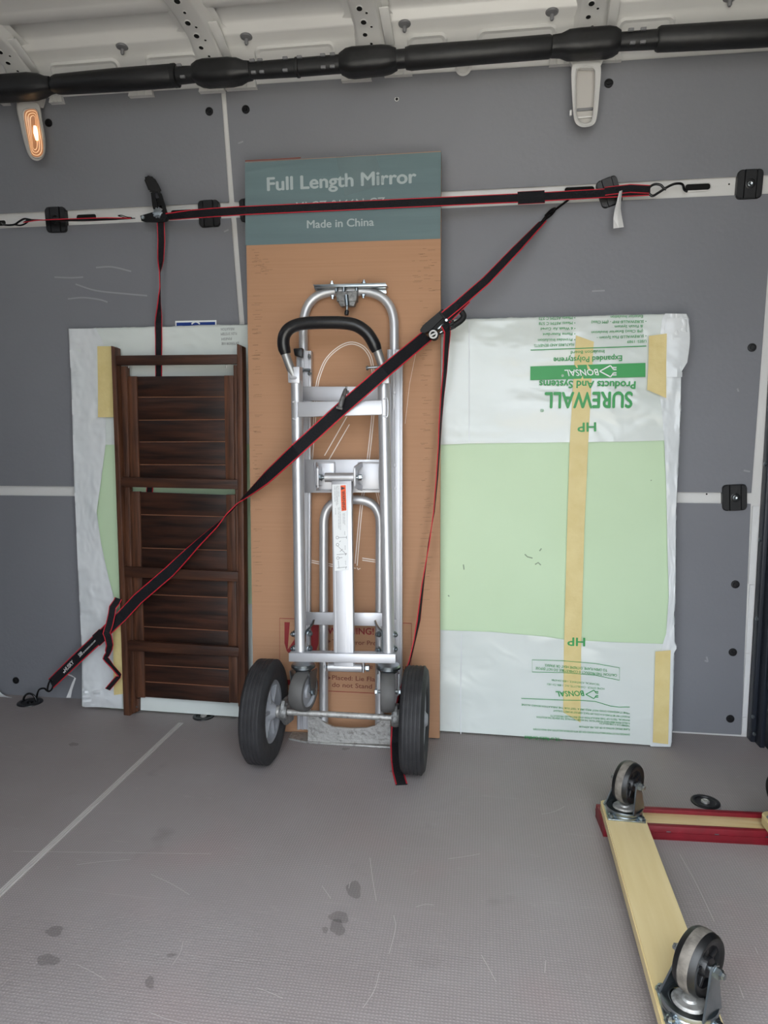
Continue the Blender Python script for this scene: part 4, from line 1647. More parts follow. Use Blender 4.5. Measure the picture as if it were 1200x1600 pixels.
# stair glide plate and latch at the very top
mb = slab4(TF, [(488.5, 444.5), (602, 441.5), (605, 446.5), (492, 449)], 0.034, 0.004, ZN, bev=0.0008, k=KB)
slab4(TF, [(490, 448), (602.5, 444.5), (604, 458.5), (494, 456)], -0.004, -0.009, ZN, mb=mb, bev=0.0006, k=KB)
mb.build('top_plate', tk, angle=30)
for (px, py) in ((518.5, 443), (568.5, 441.5), (519.5, 463.5), (567.5, 462)):
    mb = MB()
    c = Bk(px, py, 0.018)
    mb.lathe([(0, 0.006), (0.003, 0.006), (0.003, 0.001), (0.0055, 0.001), (0.0055, -0.003), (0, -0.003)], c, (0, 1 if py < 450 else -1, 0), ZN, 6)
    mb.build('bolt', tk, smooth=False)
CG = M['cast_grey']
mb = slab4(TF, [(524, 455), (558, 453.5), (557, 470), (526, 471)], 0.026, 0.0, CG, bev=0.002, k=KB)
slab4(TF, [(527, 469), (557, 468), (553, 478), (532, 479)], 0.024, 0.004, CG, mb=mb, bev=0.002, k=KB)
mb.tube([Bk(525.5, 446, 0.018), Bk(526, 459, 0.018)], 0.004, ZN, 10)
mb.tube([Bk(557.5, 445, 0.018), Bk(557, 458, 0.018)], 0.004, ZN, 10)
mb.tube([Bk(537.5, 448, 0.026), Bk(537.5, 456, 0.026)], 0.0045, ZN, 10)
mb.build('latch_casting', tk, angle=30)
mb = MB()
mb.tube([Bk(541, 461, 0.029), Bk(542.5, 478, 0.029)], 0.0055, ZN, 12)
mb.tube([Bk(542.3, 477, 0.026), Bk(542, 486, 0.024)], 0.0028, ZN, 10)
pn_ = mb.build('latch_pin', tk)
mb = MB()
mb.tube([Bk(542, 484.5, 0.024), Bk(542, 486, 0.024), Bk(541.5, 491.5, 0.024), Bk(541.5, 493, 0.024)], [0.0035, 0.0055, 0.0055, 0.0035], M['black_plastic'], 12)
mb.build('pin_cap', pn_)
# front sliding frame
for x0, y0, x1, y1 in ((463.5, 596, 470, 1024), (599, 590, 607.5, 1024)):
    mb = MB()
    mb.tube([Ft(x0, y0), Ft(x1, y1)], RFT * 0.93, AL, 18)
    mb.build('front_tube', tk)
# sockets, handle legs, grip
for quad in ([(449, 574), (468, 572), (468, 599), (450, 598)], [(590, 572), (608, 570), (608, 599), (591, 599)]):
    slab4(TF, quad, NF + 0.016, NF - 0.016, AF, bev=0.002, k=KF).build('socket', tk, angle=30)
hp = [Ft(460, 590, 0.005), Ft(450.5, 566, 0.012), Ft(444.5, 549, 0.016)]
h2 = [Ft(588, 543, 0.016), Ft(593, 558, 0.012), Ft(601, 583, 0.005)]
for p in (hp, h2):
    mb = MB()
    mb.tube(spline(p, 4), 0.0105, M['tube_grey'], 14)
    mb.lathe([(0.0135, -0.003), (0.015, 0.0), (0.0125, 0.004)], p[0] if p is hp else p[-1], (0, 1, 0.2), AF, 14)
    mb.build('handle_leg', tk)
gp = [Ft(446.5, 553, 0.014), Ft(443, 538, 0.019), Ft(445, 523, 0.023), Ft(455, 511.5, 0.026), Ft(475, 505.5, 0.028), Ft(505, 504, 0.029), Ft(535, 504.5, 0.029), Ft(556, 508.5, 0.028), Ft(572, 519, 0.025), Ft(582, 533, 0.021), Ft(589, 548, 0.015)]
gs = spline(gp, 6)
rg = (Ft(505, 514) - Ft(505, 494.5)).length / 2
mb = MB()
n = len(gs)
mb.tube(gs, [rg * (0.84 + 0.16 * min(1, min(k, n - 1 - k) / 3)) for k in range(n)], M['grip'], 20)
o = mb.build('grip', tk)
o['label'] = 'black rubber handle grip'
# release knob and adjusting screws
mb = slab4(TF, [(457.5, 544.5), (472.5, 543), (472, 558.5), (460, 556)], 0.034, 0.014, M['black_plastic'], bev=0.003, k=KB)
mb.build('release_knob', tk)
for (x0, y0, x1, y1, r) in ((471, 578, 485, 578, 0.0032), (572, 575, 590, 573.5, 0.0032), (481, 557, 486, 557, 0.0035), (481, 583.5, 487, 583.5, 0.003)):
    mb = MB()
    mb.tube([Bk(x0, y0, 0.02), Bk(x1, y1, 0.02)], r, ZN, 10)
    mb.lathe([(r * 1.8, -0.002), (r * 1.8, 0.002), (0, 0.002)], Bk(x0 + 2, y0, 0.02), (1, 0, 0), ZN, 8)
    mb.build('screw', tk)
# front cross bars
mb = slab4(TF, [(460, 628), (601, 625), (600.5, 648), (460.5, 652)], NF + 0.0135, NF - 0.006, AF, bev=0.002, k=KF)
mb.build('front_crosspiece', tk, angle=30)
for (x, y) in ((460, 641), (602, 637)):
    mb = MB()
    q = [Ft(x + dx, y + dy, 0.0125) for dx, dy in ((-3, -13), (3, -14), (4, 0), (3, 14), (-3, 13))]
    mb.tube(spline(q, 4), 0.0022, AF, 8)
    mb.build('weld', tk)
# locking T pin
mb = MB()
mb.tube([Ft(539.5, 609, 0.022), Ft(538.5, 614, 0.036), Ft(534, 626, 0.047), Ft(531, 637, 0.048)], [0.004, 0.0052, 0.0056, 0.0052], CG, 12)
mb.tube([Ft(541, 604, 0.018), Ft(541, 612, 0.018)], 0.0026, CG, 8)
mb.tube([Ft(543, 611, 0.016), Ft(545, 618, 0.018), Ft(541, 624, 0.018)], 0.0035, CG, 8)
mb.tube([Ft(525.5, 636.5, 0.048), Ft(535, 638.5, 0.048)], 0.003, CG, 8)
mb.build('locking_pin', tk)
# hinge plates, pivot tube and brace on the middle crosspiece
for quad, ear in (([(492, 722.5), (523, 722.5), (523, 765.5), (492, 765.5)], 506), ([(560, 723), (593, 723), (593, 765), (560, 765)], 554.5)):
    mb = slab4(TF, quad, 0.018, 0.012, AF, bev=0.002, k=KB)
    pl = mb.build('hinge_plate', tk, angle=30)
    P = [Bk(a, b, 0.0185) for a, b in quad]
    mb = MB()
    ring = []
    for a, b in zip(P, P[1:] + P[:1]):
        for k in range(5):
            p = a.lerp(b, k / 5)
            ring.append(p + V3((random.uniform(-1, 1), random.uniform(-1, 1), 0)) * 0.0006)
    mb.tube(ring, 0.0022, AF, 7, closed=True)
    mb.build('weld', pl)
    s = -1 if ear < 530 else 1
    base = Bk(ear + s * 4, 744, 0.016)
    mb = MB()
    mb.box(base + V3((0, 0, 0.020)), (0.0050, 0.044, 0.046), AF, bev=0.001)
    for d in (-1, 1):
        mb.bar(base + V3((0, d * 0.020, 0.038)), base + V3((s * 0.012, d * 0.030, 0.004)), 0.003, 0.012, AF, ref=(0, 1, 0))
    mb.build('hinge_ear', pl, angle=30)
PVN = 0.046
pv = [Bk(508, 746, PVN), Bk(556, 746, PVN)]
mb = MB()
mb.tube(pv, 0.0115, AL, 18)
mb.build('pivot_tube', tk)
mb = MB()
ax = (pv[1] - pv[0]).normalized()
mb.tube([pv[0] - ax * 0.016, pv[1] + ax * 0.016], 0.0042, ZN, 10)
for e, d in ((pv[0] - ax * 0.010, -1), (pv[1] + ax * 0.009, 1)):
    mb.lathe([(0, 0.006), (0.0075, 0.006), (0.0078, -0.001), (0.009, -0.003), (0, -0.003)], e, ax * d, ZN, 6)
mb.build('pivot_bolt', tk, smooth=False)
# brace: flat box bar from the pivot down to the bottom roller
r0 = TF.at(539, 1041, NF + 0.004, KF)
b0 = Bk(533, 748, PVN + 0.004)
kbr = (r0.z - b0.z) / (r0.y - b0.y)
nbr = b0.z - kbr * b0.y
SFq = [(518, 752), (549, 751), (552.5, 1042), (521.5, 1041)]
mb = slab4(TF, SFq, nbr + 0.012, nbr - 0.008, AF, bev=0.0015, k=kbr)
for f in (0.12, 0.62, 0.80):
    a = TF.at(518 + 31 * f, 756, nbr + 0.0124, kbr)
    b = TF.at(521.5 + 31 * f, 1022, nbr + 0.0124, kbr)
    mb.bar(a, b, 0.0012, 0.0012, AL)
br = mb.build('brace', tk, angle=30)


def Bc(px, py, n=0.0):
    return TF.at(px, py, nbr + 0.0135 + n, kbr)


mb = MB()
flat_poly(mb, [Bc(518.8, 757), (Bc(541.5, 756.5)), Bc(544.5, 891), Bc(522.8, 892)], M['label_white'])
lb = mb.build('warning_label', br, smooth=False)
lb['label'] = 'white instruction label with an orange warning block'
mb = MB()
q = [(532, 758.5), (540, 758), (541.3, 797.5), (533.6, 798.5)]
flat_poly(mb, [Bc(a, b, 0.0003) for a, b in q], M['label_orange'])
mb.build('orange_block', br, smooth=False)
mb = MB()
flat_poly(mb, [Bc(a, b, 0.0006) for a, b in ((533.2, 766), (533.0, 760), (539.2, 762.8))], M['ink'])
mb.build('alert_triangle', br, smooth=False)


def Bt(s, p0, p1, h, m, bold=0.0):
    a, b = Bc(*p0, 0.0006), Bc(*p1, 0.0006)
    hh = h * (b - a).length / math.hypot(p1[0] - p0[0], p1[1] - p0[1])
    letters(s, a, b, hh, m, br, bold=bold, lift=0.0, res=2)


Bt('WARNING', (534.2, 767.5), (535.2, 796.5), 4.8, M['ink'], 0.01)
for i, (s, x, y0, y1) in enumerate((('DO NOT OVERLOAD', 528.6, 759, 776), ('READ ALL INSTRUCTIONS BEFORE USE', 526.4, 759, 788), ('WEAR GLOVES AND SAFE SHOES', 524.6, 760, 790), ('KEEP HANDS CLEAR', 522.2, 760, 784), ('CHECK LOCK PINS BEFORE MOVING THE LOAD', 530.6, 792, 828),
                                    ('KEEP LOAD LOW AND CENTERED', 528.2, 793, 826), ('DO NOT USE ON STAIRS', 523.6, 794, 804), ('MAX LOAD UPRIGHT', 537.6, 802, 820), ('MAX LOAD ANGLED', 535.6, 802, 818), ('UPRIGHT', 538.0, 830, 836), ('ANGLED', 538.6, 852, 859), ('FLAT CART', 539.4, 876, 883))):
    Bt(s, (x, y0), (x + (y1 - y0) * 0.025, y1), 1.3, M['ink_pale'])
for cy, kind in ((840, 0), (851, 1), (872, 2)):
    mb = MB()
    ring = [Bc(527 + (cy - 840) * 0.03 + 2.1 * math.cos(t), cy + 2.1 * math.sin(t), 0.0005) for t in [k * PI / 8 for k in range(16)]]
    line_strip(mb, ring, 0.0007, M['ink'], closed=True)
    if kind == 0:
        segs = [[(529, 840), (541.5, 839.5)], [(541.5, 837.5), (541.5, 842)]]
    elif kind == 1:
        segs = [[(527.5, 853), (541, 866)], [(526, 866.5), (541.5, 865.5)], [(531, 862), (535.5, 858)], [(530, 847), (532.5, 845)], [(541.5, 864), (539.5, 868)]]
    else:
        segs = [[(526.5, 887.5), (541.8, 886)], [(530, 871.5), (535, 871)], [(528.5, 876), (529.5, 888)], [(541.5, 885), (540, 889)]]
    for sgm in segs:
        line_strip(mb, [Bc(a, b, 0.0005) for a, b in sgm], 0.0007, M['ink'])
    mb.build('printed_diagram', br, smooth=False, fix=False)
# bottom cross bar of the front frame (angle section) and roller
mb = slab4(TF, [(451, 1020.5), (618, 1022.5), (618, 1037), (451, 1034)], NF + 0.022, NF + 0.018, AF, bev=0.0012, k=KF)
slab4(TF, [(451, 1020.5), (618, 1022.5), (618, 1025), (451, 1023)], NF + 0.020, NF - 0.004, AF, mb=mb, bev=0.0008, k=KF)
mb.build('caster_bar', tk, angle=30)
ra, rb_ = TF.at(513, 1042, NF + 0.004, KF), TF.at(566, 1043.5, NF + 0.004, KF)
mb = MB()
mb.tube([ra, rb_], 0.0105, AL, 16)
mb.build('roller_tube', tk)
mb = MB()
ax = (rb_ - ra).normalized()
mb.tube([ra - ax * 0.010, rb_ + ax * 0.016], 0.004, ZN, 10)
mb.lathe([(0, 0.006), (0.0085, 0.006), (0.0085, -0.002), (0, -0.002)], rb_ + ax * 0.011, ax, ZN, 6)
for e in (ra - ax * 0.006, rb_ + ax * 0.004):
    mb.box(e + V3((0, 0.008, 0)), (0.003, 0.034, 0.020), AF, bev=0.001)
mb.build('roller_bracket', tk, smooth=False)
# retaining hooks and bolts beside the casters
for s, q in ((1, [(490, 969), (488.5, 975), (484, 981), (478.5, 986), (476.5, 992), (476.5, 1021)]), (-1, [(586, 970), (588, 977), (593, 983), (597, 988), (597.5, 995), (598, 1021)])):
    pts = [TF.at(a, b, NF + 0.004, KF) for a, b in q]
    mb = MB()
    for a, b in zip(pts, pts[1:]):
        e_ = (b - a).normalized() * 0.0012
        mb.bar(a - e_, b + e_, 0.0075, 0.0028, ZN, ref=(1, 0, 0.2))
    mb.build('hook_strip', tk)
for (px, py) in ((484, 990), (484, 1013), (458.5, 990.5), (458.5, 1013), (591, 991), (591, 1015), (617, 991.5), (617, 1014)):
    c = TF.at(px, py, NF, KF)
    mb = MB()
    d = 1 if px in (484, 617) else -1
    mb.lathe([(0.0075, -0.004), (0.008, -0.001), (0.0062, 0.0), (0.006, 0.004), (0.003, 0.005), (0.0028, 0.008), (0, 0.0085)], c, (d * 0.75, 0, 0.66), ZN, 10)
    mb.build('bolt', tk)
for (px, py) in ((616, 613), (616.5, 727), (616.8, 763), (617.5, 970)):
    mb = MB()
    mb.lathe([(0.0045, 0), (0.004, 0.0016), (0, 0.0022)], Bk(px, py, 0.0125), (0, 0, 1), AF, 12)
    mb.build('rivet', tk)


def caster(name, parent, top, axis, R, wid, drop, mt, mh, trail=(0, 0, 0)):
    """hanging swivel caster: top plate centre, wheel axis, in the parent's space"""
    axis = V3(axis).normalized()
    down = V3((0, -1, 0))
    c = V3(top) + down * drop + V3(trail)
    mb = MB()
    mb.lathe([(0, 0.0), (0.026, 0.0), (0.029, 0.004), (0.029, 0.009), (0.024, 0.013), (0.020, 0.015), (0.020, 0.019), (0, 0.019)], top, down, ZN, 24)
    for s in (-1, 1):
        e = axis * (s * (wid / 2 + 0.006))
        f = axis.cross(down)
        t0 = V3(top) + down * 0.016 + e
        A = [t0 + f * 0.022, t0 - f * 0.022, c + e - f * 0.009 + down * 0.006, c + e + f * 0.009 + down * 0.006]
        off = axis * (s * 0.0028)
        mb.prism(A, [p + off for p in A], ZN)
    mb.tube([c - axis * (wid / 2 + 0.012), c + axis * (wid / 2 + 0.012)], 0.0042, ZN, 10)
    for s in (-1, 1):
        mb.lathe([(0, 0.006), (0.0075, 0.005), (0.0075, 0.0), (0, 0.0)], c + axis * (s * (wid / 2 + 0.008)), axis * s, ZN, 6)
    cs = mb.build(name, parent, angle=35)
    mb = MB()
    w = wid / 2
    mb.lathe([(R * 0.76, -w * 0.8), (R * 0.80, -w), (R * 0.93, -w * 0.95), (R * 0.99, -w * 0.6), (R, 0), (R * 0.99, w * 0.6), (R * 0.93, w * 0.95), (R * 0.80, w), (R * 0.76, w * 0.8)], c, axis, mt, 40)
    mb.build('wheel', cs)
    mb = MB()
    mb.lathe([(0, -w * 0.9), (R * 0.3, -w * 0.9), (R * 0.35, -w * 0.6), (R * 0.68, -w * 0.55), (R * 0.77, -w * 0.85), (R * 0.77, w * 0.85), (R * 0.68, w * 0.55), (R * 0.35, w * 0.6), (R * 0.3, w * 0.9), (0, w * 0.9)], c, axis, mh, 36)
    mb.build('hub', cs)
    return cs


c1 = TF.at(474, 1036, NF + 0.0, KF)
c2 = TF.at(607, 1038, NF + 0.0, KF)
caster('caster', tk, c1, (1, 0, 0.22), 0.048, 0.036, 0.062, M['rubber_grey'], M['hub_grey'], trail=(0.004, 0, 0.018))
caster('caster', tk, c2, (1, 0, -0.13), 0.048, 0.034, 0.062, M['rubber_grey'], M['hub_grey'], trail=(0, 0, 0.014))
# axle and big wheels
NW = TF.loc(wa).z
vax = (TF.at(445, 1113.5, NW).y + TF.at(625, 1121, NW).y) / 2
RW = vax
xl, xr = TF.loc(wa).x, TF.loc(wb).x
mb = MB()
mb.tube([V3((xl - 0.035, vax, NW)), V3((xr + 0.03, vax, NW))], 0.0072, M['worn_steel'], 14)
for x in (xl + 0.034, xr - 0.034):
    mb.lathe([(0.013, -0.004), (0.015, -0.002), (0.015, 0.004), (0.0085, 0.006)], V3((x, vax, NW)), (1, 0, 0), M['worn_steel'], 18)
mb.build('axle', tk)


def big_wheel(x):
    w = 0.027
    mb = MB()
    R = RW
    prof = [(R * 0.60, -w * 0.75), (R * 0.64, -w * 0.95), (R * 0.80, -w * 1.05), (R * 0.93, -w), (R * 0.975, -w * 0.82)]
    for k in range(5):
        a = -w * 0.66 + k * w * 0.33
        prof += [(R * 0.992, a - w * 0.10), (R * 1.0, a - w * 0.06), (R * 1.0, a + w * 0.10), (R * 0.988, a + w * 0.14)]
    prof += [(R * 0.975, w * 0.82), (R * 0.93, w), (R * 0.80, w * 1.05), (R * 0.64, w * 0.95), (R * 0.60, w * 0.75)]
    c = V3((x, vax, NW))
    mb.lathe(prof, c, (1, 0, 0), M['rubber'], 56)
    t = mb.build('wheel', tk, angle=45)
    mb = MB()
    H = M['hub_grey']
    mb.lathe([(R * 0.62, -w * 0.78), (R * 0.55, -w * 0.70), (R * 0.50, -w * 0.25), (R * 0.30, -w * 0.20), (R * 0.17, -w * 0.75), (R * 0.10, -w * 1.1), (0, -w * 1.1)], c, (1, 0, 0), H, 40)
    mb.lathe([(R * 0.62, w * 0.78), (R * 0.55, w * 0.70), (R * 0.50, w * 0.25), (R * 0.30, w * 0.20), (R * 0.17, w * 0.75), (R * 0.10, w * 1.1), (0, w * 1.1)], c, (1, 0, 0), H, 40)
    for k in range(6):
        a = k * PI / 3 + 0.3
        d = V3((0, math.cos(a), math.sin(a)))
        for s in (-1, 1):
            p = c + V3((s * w * 0.45, 0, 0))
            mb.bar(p + d * R * 0.14, p + d * R * 0.54, 0.008, w * 0.55, H, ref=(1, 0, 0), bev=0.002)
    mb.build('hub', t, angle=35)


big_wheel(xl)
big_wheel(xr)
# axle brackets
for x, s in ((xl + 0.048, 1), (xr - 0.046, -1)):
    mb = MB()
    out = [(-0.018, 0.028), (0.006, 0.030), (0.016, 0.016), (0.018, 0.0), (0.010, -0.020), (-0.012, -0.038), (-0.075, -0.050), (-0.080, -0.02), (-0.07, 0.02)]
    if s < 0:
        out = [(-0.018, 0.028), (0.006, 0.030), (0.016, 0.016), (0.018, 0.0), (0.010, -0.018), (-0.012, -0.024), (-0.040, -0.010), (-0.045, 0.004), (-0.04, 0.02)]
    A = [V3((x - 0.004, vax + b, NW + a)) for a, b in out]
    B = [V3((x + 0.004, vax + b, NW + a)) for a, b in out]
    mb.prism(A, B, M['cast_grey'])
    mb.lathe([(0.019, -0.009), (0.021, -0.004), (0.021, 0.004), (0.019, 0.009), (0.010, 0.009)], V3((x, vax, NW)), (1, 0, 0), M['cast_grey'], 20)
    mb.build('axle_bracket', tk, angle=35)
# toe plate with its arched back
top = [(481, 1119), (495, 1119), (503, 1127), (512, 1132), (522, 1136), (548, 1138), (572, 1137.5), (586, 1134), (593, 1128), (598, 1122), (610, 1122)]
bot = [(481, 1158.5), (495, 1159), (503, 1159.4), (512, 1159.8), (522, 1160), (548, 1161), (572, 1162), (586, 1162.5), (593, 1162.8), (598, 1163), (610, 1163.5)]
mb = MB()
A = [TF.at(a, b, 0.014) for a, b in top]
B = [TF.at(a, b, 0.014) for a, b in bot]
for p in B:
    p.y = max(p.y, 0.002)
dz = V3((0, 0, -0.006))
for k in range(len(top) - 1):
    mb.prism([A[k], A[k + 1], B[k + 1], B[k]], [p + dz for p in (A[k], A[k + 1], B[k + 1], B[k])], M['worn_steel'])
bmesh.ops.remove_doubles(mb.bm, verts=mb.bm.verts[:], dist=1e-5)
# foot of the plate lying on the floor
xa, xb2 = TF.at(449, 1157, 0.014).x, B[-1].x
mb.box(((B[0].x + xb2) / 2, 0.003, -0.008), (xb2 - B[0].x, 0.005, 0.056), M['worn_steel'], bev=0.001)
mb.prism([V3((xa, 0.001, 0.004)), V3((B[0].x, 0.001, 0.020)), V3((B[0].x, 0.001, -0.036)), V3((xa, 0.001, -0.036))], [V3((xa, 0.006, 0.004)), V3((B[0].x, 0.006, 0.020)), V3((B[0].x, 0.006, -0.036)), V3((xa, 0.006, -0.036))], M['worn_steel'])
mb.build('toe_plate', tk, angle=30)

# ------------------------------------------------------------------ floor anchors
def floor_anchor(p, label, ring=None, r=0.033):
    t = thing('floor_anchor', label, 'anchor', p, 'round black floor anchors')
    mb = MB()
    mb.lathe([(r, 0.0005), (r * 0.98, 0.003), (r * 0.9, 0.0042), (r * 0.72, 0.0035), (r * 0.66, 0.0012), (0, 0.0012)], (0, 0, 0), (0, 0, 1), M['black_plastic'], 32)
    mb.build('cup', t)
    mb = MB()
    mb.lathe([(0.009, 0.001), (0.0085, 0.005), (0.006, 0.0062), (0.005, 0.005), (0, 0.005)], (0, 0, 0), (0, 0, 1), M['worn_steel'] if not ring else M['black_wire'], 14)
    mb.build('bolt', t)
    if ring:
        mb = MB()
        pts = [V3((0.021 * math.cos(a), 0.004 * math.sin(a) * 0, 0.004 + 0.024 * math.sin(a))) for a in [PI * k / 14 for k in range(15)]]
        mb.tube(pts, 0.0032, M['black_wire'], 10)
        mb.build('ring', t)
    return t


A1 = on_z(47, 1098)
floor_anchor(A1, 'round black floor anchor at far left with a raised ring holding the strap hook', True, 0.036)
floor_anchor(on_z(1102, 1254), 'round black floor anchor with a bolt, on the open floor beside the dolly', False, 0.030)
floor_anchor(on_z(318, 1120), 'round black floor anchor half hidden under the foot of the wooden shelf', False, 0.030)

# ------------------------------------------------------------------ upper horizontal ratchet strap
Wd = 0.033


def strap(mb, path, nrm, width=Wd, step=0.012, edge=0.09):
    P, Nn = resample([V3(p) for p in path], [V3(v).normalized() for v in nrm], step)
    ribbon(mb, P, Nn, width, edge=edge)
    return P


def wire(name, pts, r, parent, m=None, n=6):
    mb = MB()
    mb.tube(spline(pts, n), r, m or M['black_wire'], 10)
    return mb.build(name, parent)


s1 = thing('ratchet_strap', 'upper black ratchet strap with red edges, stretched level across the mirror carton', 'strap', on_wall(245, 338, 0.02), 'red edged ratchet straps')
O1 = V3(s1.location)


def L1(px, py, off=0.03):
    return on_wall(px, py, off) - O1


def Y1(px, py, y):
    return on_y(px, py, y) - O1


# main webbing: ratchet -> over the carton -> hook on the right
bxl = (BF.M @ BF.at(383, 328, 0.004))
bxr = (BF.M @ BF.at(689, 314, 0.004))
yl, yr = bxl.y, bxr.y
main = [Y1(262, 338.5, yl + 0.03), Y1(300, 334.5, yl + 0.02), Y1(340, 331.5, yl + 0.010), Y1(383, 329, yl - 0.001), Y1(536, 322, (yl + yr) / 2 - 0.0015), Y1(689, 315, yr - 0.001), Y1(830, 308.5, yr + 0.035), Y1(945, 302, yr + 0.055), Y1(1014, 298.5, yr + 0.065)]
nn = [(0, -0.5, -0.86), (0, -0.82, -0.57), (0, -0.93, -0.35), (0, -1, 0), (0, -1, 0), (0, -1, 0), (0, -1, 0.0), (0, -1, 0), (0, -1, 0)]
mb = MB()
strap(mb, main, nn, 0.0215, edge=0.085)
mb.build('webbing', s1, smooth=False)
# stitched overlap near the right end
mb = MB()
a, b = Y1(809, 309.6, yr + 0.028), Y1(851, 307.3, yr + 0.038)
strap(mb, [a, b], [(0, -1, 0)] * 2, 0.030, edge=0.02)
mb.build('stitched_overlap', s1, smooth=False)
mb = MB()
strap(mb, [Y1(945, 299, yr + 0.052), Y1(985, 294.5, yr + 0.060), Y1(1015, 296, yr + 0.063)], [(0, -1, 0)] * 3, 0.020)
mb.build('webbing_end', s1, smooth=False)
# hook at right
yh = yr + 0.066
wire('hook', [Y1(1014, 303, yh), Y1(1020, 306, yh), Y1(1029, 301, yh), Y1(1045, 291, yh), Y1(1056, 287, yh), Y1(1066, 288, yh + 0.004), Y1(1069, 296, yh + 0.012), Y1(1073, 299, yh + 0.022)], 0.0030, s1)
wire('hook', [Y1(1014, 303, yh), Y1(1015, 293, yh), Y1(1023, 288, yh), Y1(1032, 289, yh), Y1(1037, 294, yh), Y1(1041, 296, yh)], 0.0030, s1)
# white tag
mb = MB()
q = [(970, 298), (967.5, 312), (965, 327), (965, 340), (966.5, 356)]
wd = [2.0, 3.0, 4.5, 6.5, 8.0]
rows = [[Y1(x - w, y + 1, yr + 0.045 + 0.004 * math.sin(y * 0.2)), Y1(x, y, yr + 0.040), Y1(x + w, y - 1, yr + 0.046)] for (x, y), w in zip(q, wd)]
vs = [p for r in rows for p in r]
mb.faces(vs, [(i * 3 + j, i * 3 + j + 1, i * 3 + j + 4, i * 3 + j + 3) for i in range(4) for j in range(2)], M['white_tag'])
o = mb.build('tag', s1, smooth=False, fix=False)
sol = o.modifiers.new('thickness', 'SOLIDIFY')
sol.thickness = 0.0006
# left end: hook in the rail slot and thin twisted webbing
yq = 1.835
wire('hook', [Y1(2, 349, yq + 0.02), Y1(8, 351.5, yq + 0.004), Y1(22, 351, yq), Y1(30, 346, yq), Y1(38, 342, yq), Y1(46, 343, yq), Y1(52, 344.5, yq)], 0.0026, s1)
wire('hook', [Y1(22, 351, yq), Y1(32, 352, yq), Y1(40, 349, yq), Y1(46, 344, yq)], 0.0022, s1)
mb = MB()
strap(mb, [Y1(40, 345, yq), Y1(60, 344, yq - 0.004), Y1(92, 344, yq - 0.012), Y1(125, 343.3, yq - 0.016), Y1(170, 342, yq - 0.02), Y1(208, 341, yq - 0.022)], [(0, -0.6, 0.8), (0, -0.35, 0.93), (0, -0.1, 1), (0, -0.05, 1), (0, -0.05, 1), (0, -0.3, 1)], 0.024, edge=0.03)
mb.build('webbing', s1, smooth=False)
wire('webbing_loop', [Y1(206, 341, yq - 0.022), Y1(197, 340.5, yq - 0.024), Y1(189, 338.5, yq - 0.026), Y1(184.5, 337, yq - 0.026), Y1(190, 336.5, yq - 0.026), Y1(198, 339, yq - 0.024), Y1(206, 340, yq - 0.022)], 0.0012, s1)
# ratchet body
YR = yq - 0.030
mb = MB()


def plate(mb, pts, y, th, m):
    A = [Y1(a, b, y) for a, b in pts]
    mb.prism(A, [p + V3((0, th, 0)) for p in A], m)


body = [(219, 337), (226, 335), (240, 331), (250, 328), (258, 328), (264, 334), (265, 341), (260, 346), (250, 347), (228, 347), (221, 345)]
plate(mb, body, YR - 0.016, 0.004, M['black_metal'])
plate(mb, body, YR + 0.014, 0.004, M['black_metal'])
mb.tube([Y1(224, 340, YR - 0.020), Y1(224, 340, YR + 0.022)], 0.0042, M['black_metal'], 12)
mb.lathe([(0, 0.004), (0.0042, 0.004), (0.0046, 0.0), (0, 0)], Y1(224, 340, YR - 0.018), (0, -1, 0), ZN, 14)
mb.tube([Y1(257, 340, YR - 0.018), Y1(257, 340, YR + 0.020)], 0.010, M['webbing'], 18)
bd = mb.build('ratchet_body', s1, angle=30)
mb = MB()
cg = Y1(247, 333, YR - 0.018)
mb.lathe([(0.0115, 0.0), (0.0115, 0.003), (0.008, 0.0035), (0.008, 0.006), (0.004, 0.0065), (0, 0.0065)], cg, (0, -1, 0), ZN, 22)
for k in range(10):
    a = 2 * PI * k / 10
    mb.box(cg + V3((0.0118 * math.cos(a), -0.0015, 0.0118 * math.sin(a))), (0.004, 0.003, 0.004), ZN, R=Matrix.Rotation(-a, 3, 'Y'))
mb.build('ratchet_wheel', bd, angle=30)
mb = MB()
hl = [(243, 336), (239, 322), (236.5, 306), (235, 300), (244, 297), (252, 304), (257, 318), (261, 330), (259, 338)]
plate(mb, [(242, 337), (238, 321), (235.5, 301), (241, 300), (245, 318), (248, 330)], YR - 0.020, 0.003, M['black_metal'])
plate(mb, [(262, 335), (257, 318), (252, 302), (246, 301), (251, 318), (255, 332)], YR - 0.024, 0.003, M['black_metal'])
plate(mb, [(242, 337), (238, 321), (235.5, 301), (241, 300), (245, 318), (248, 330)], YR + 0.016, 0.003, M['black_metal'])
plate(mb, [(247, 322), (244, 310), (249, 309), (253, 321)], YR - 0.014, 0.02, M['black_metal'])
hd = mb.build('ratchet_handle', s1, angle=30)
mb = MB()
b2 = bmesh.new()
gpts = [(224.5, 279), (229, 274.5), (235, 274.5), (241, 277.5), (246, 285), (250, 293), (253.5, 300.5), (248, 302.5), (243, 300.5), (236, 300.5), (233, 299.5), (229, 290)]
A = [b2.verts.new(Y1(a, b, YR - 0.024)) for a, b in gpts]
B = [b2.verts.new(Y1(a, b, YR + 0.020)) for a, b in gpts]
n = len(gpts)
b2.faces.new(A)
b2.faces.new(B[::-1])
for i in range(n):
    b2.faces.new((A[i], B[i], B[(i + 1) % n], A[(i + 1) % n]))
bmesh.ops.recalc_face_normals(b2, faces=b2.faces[:])
bmesh.ops.bevel(b2, geom=b2.edges[:], offset=0.004, segments=3, affect='EDGES')
mb.take(b2, M['black_matte'])
mb.build('handle_grip', hd, angle=40)
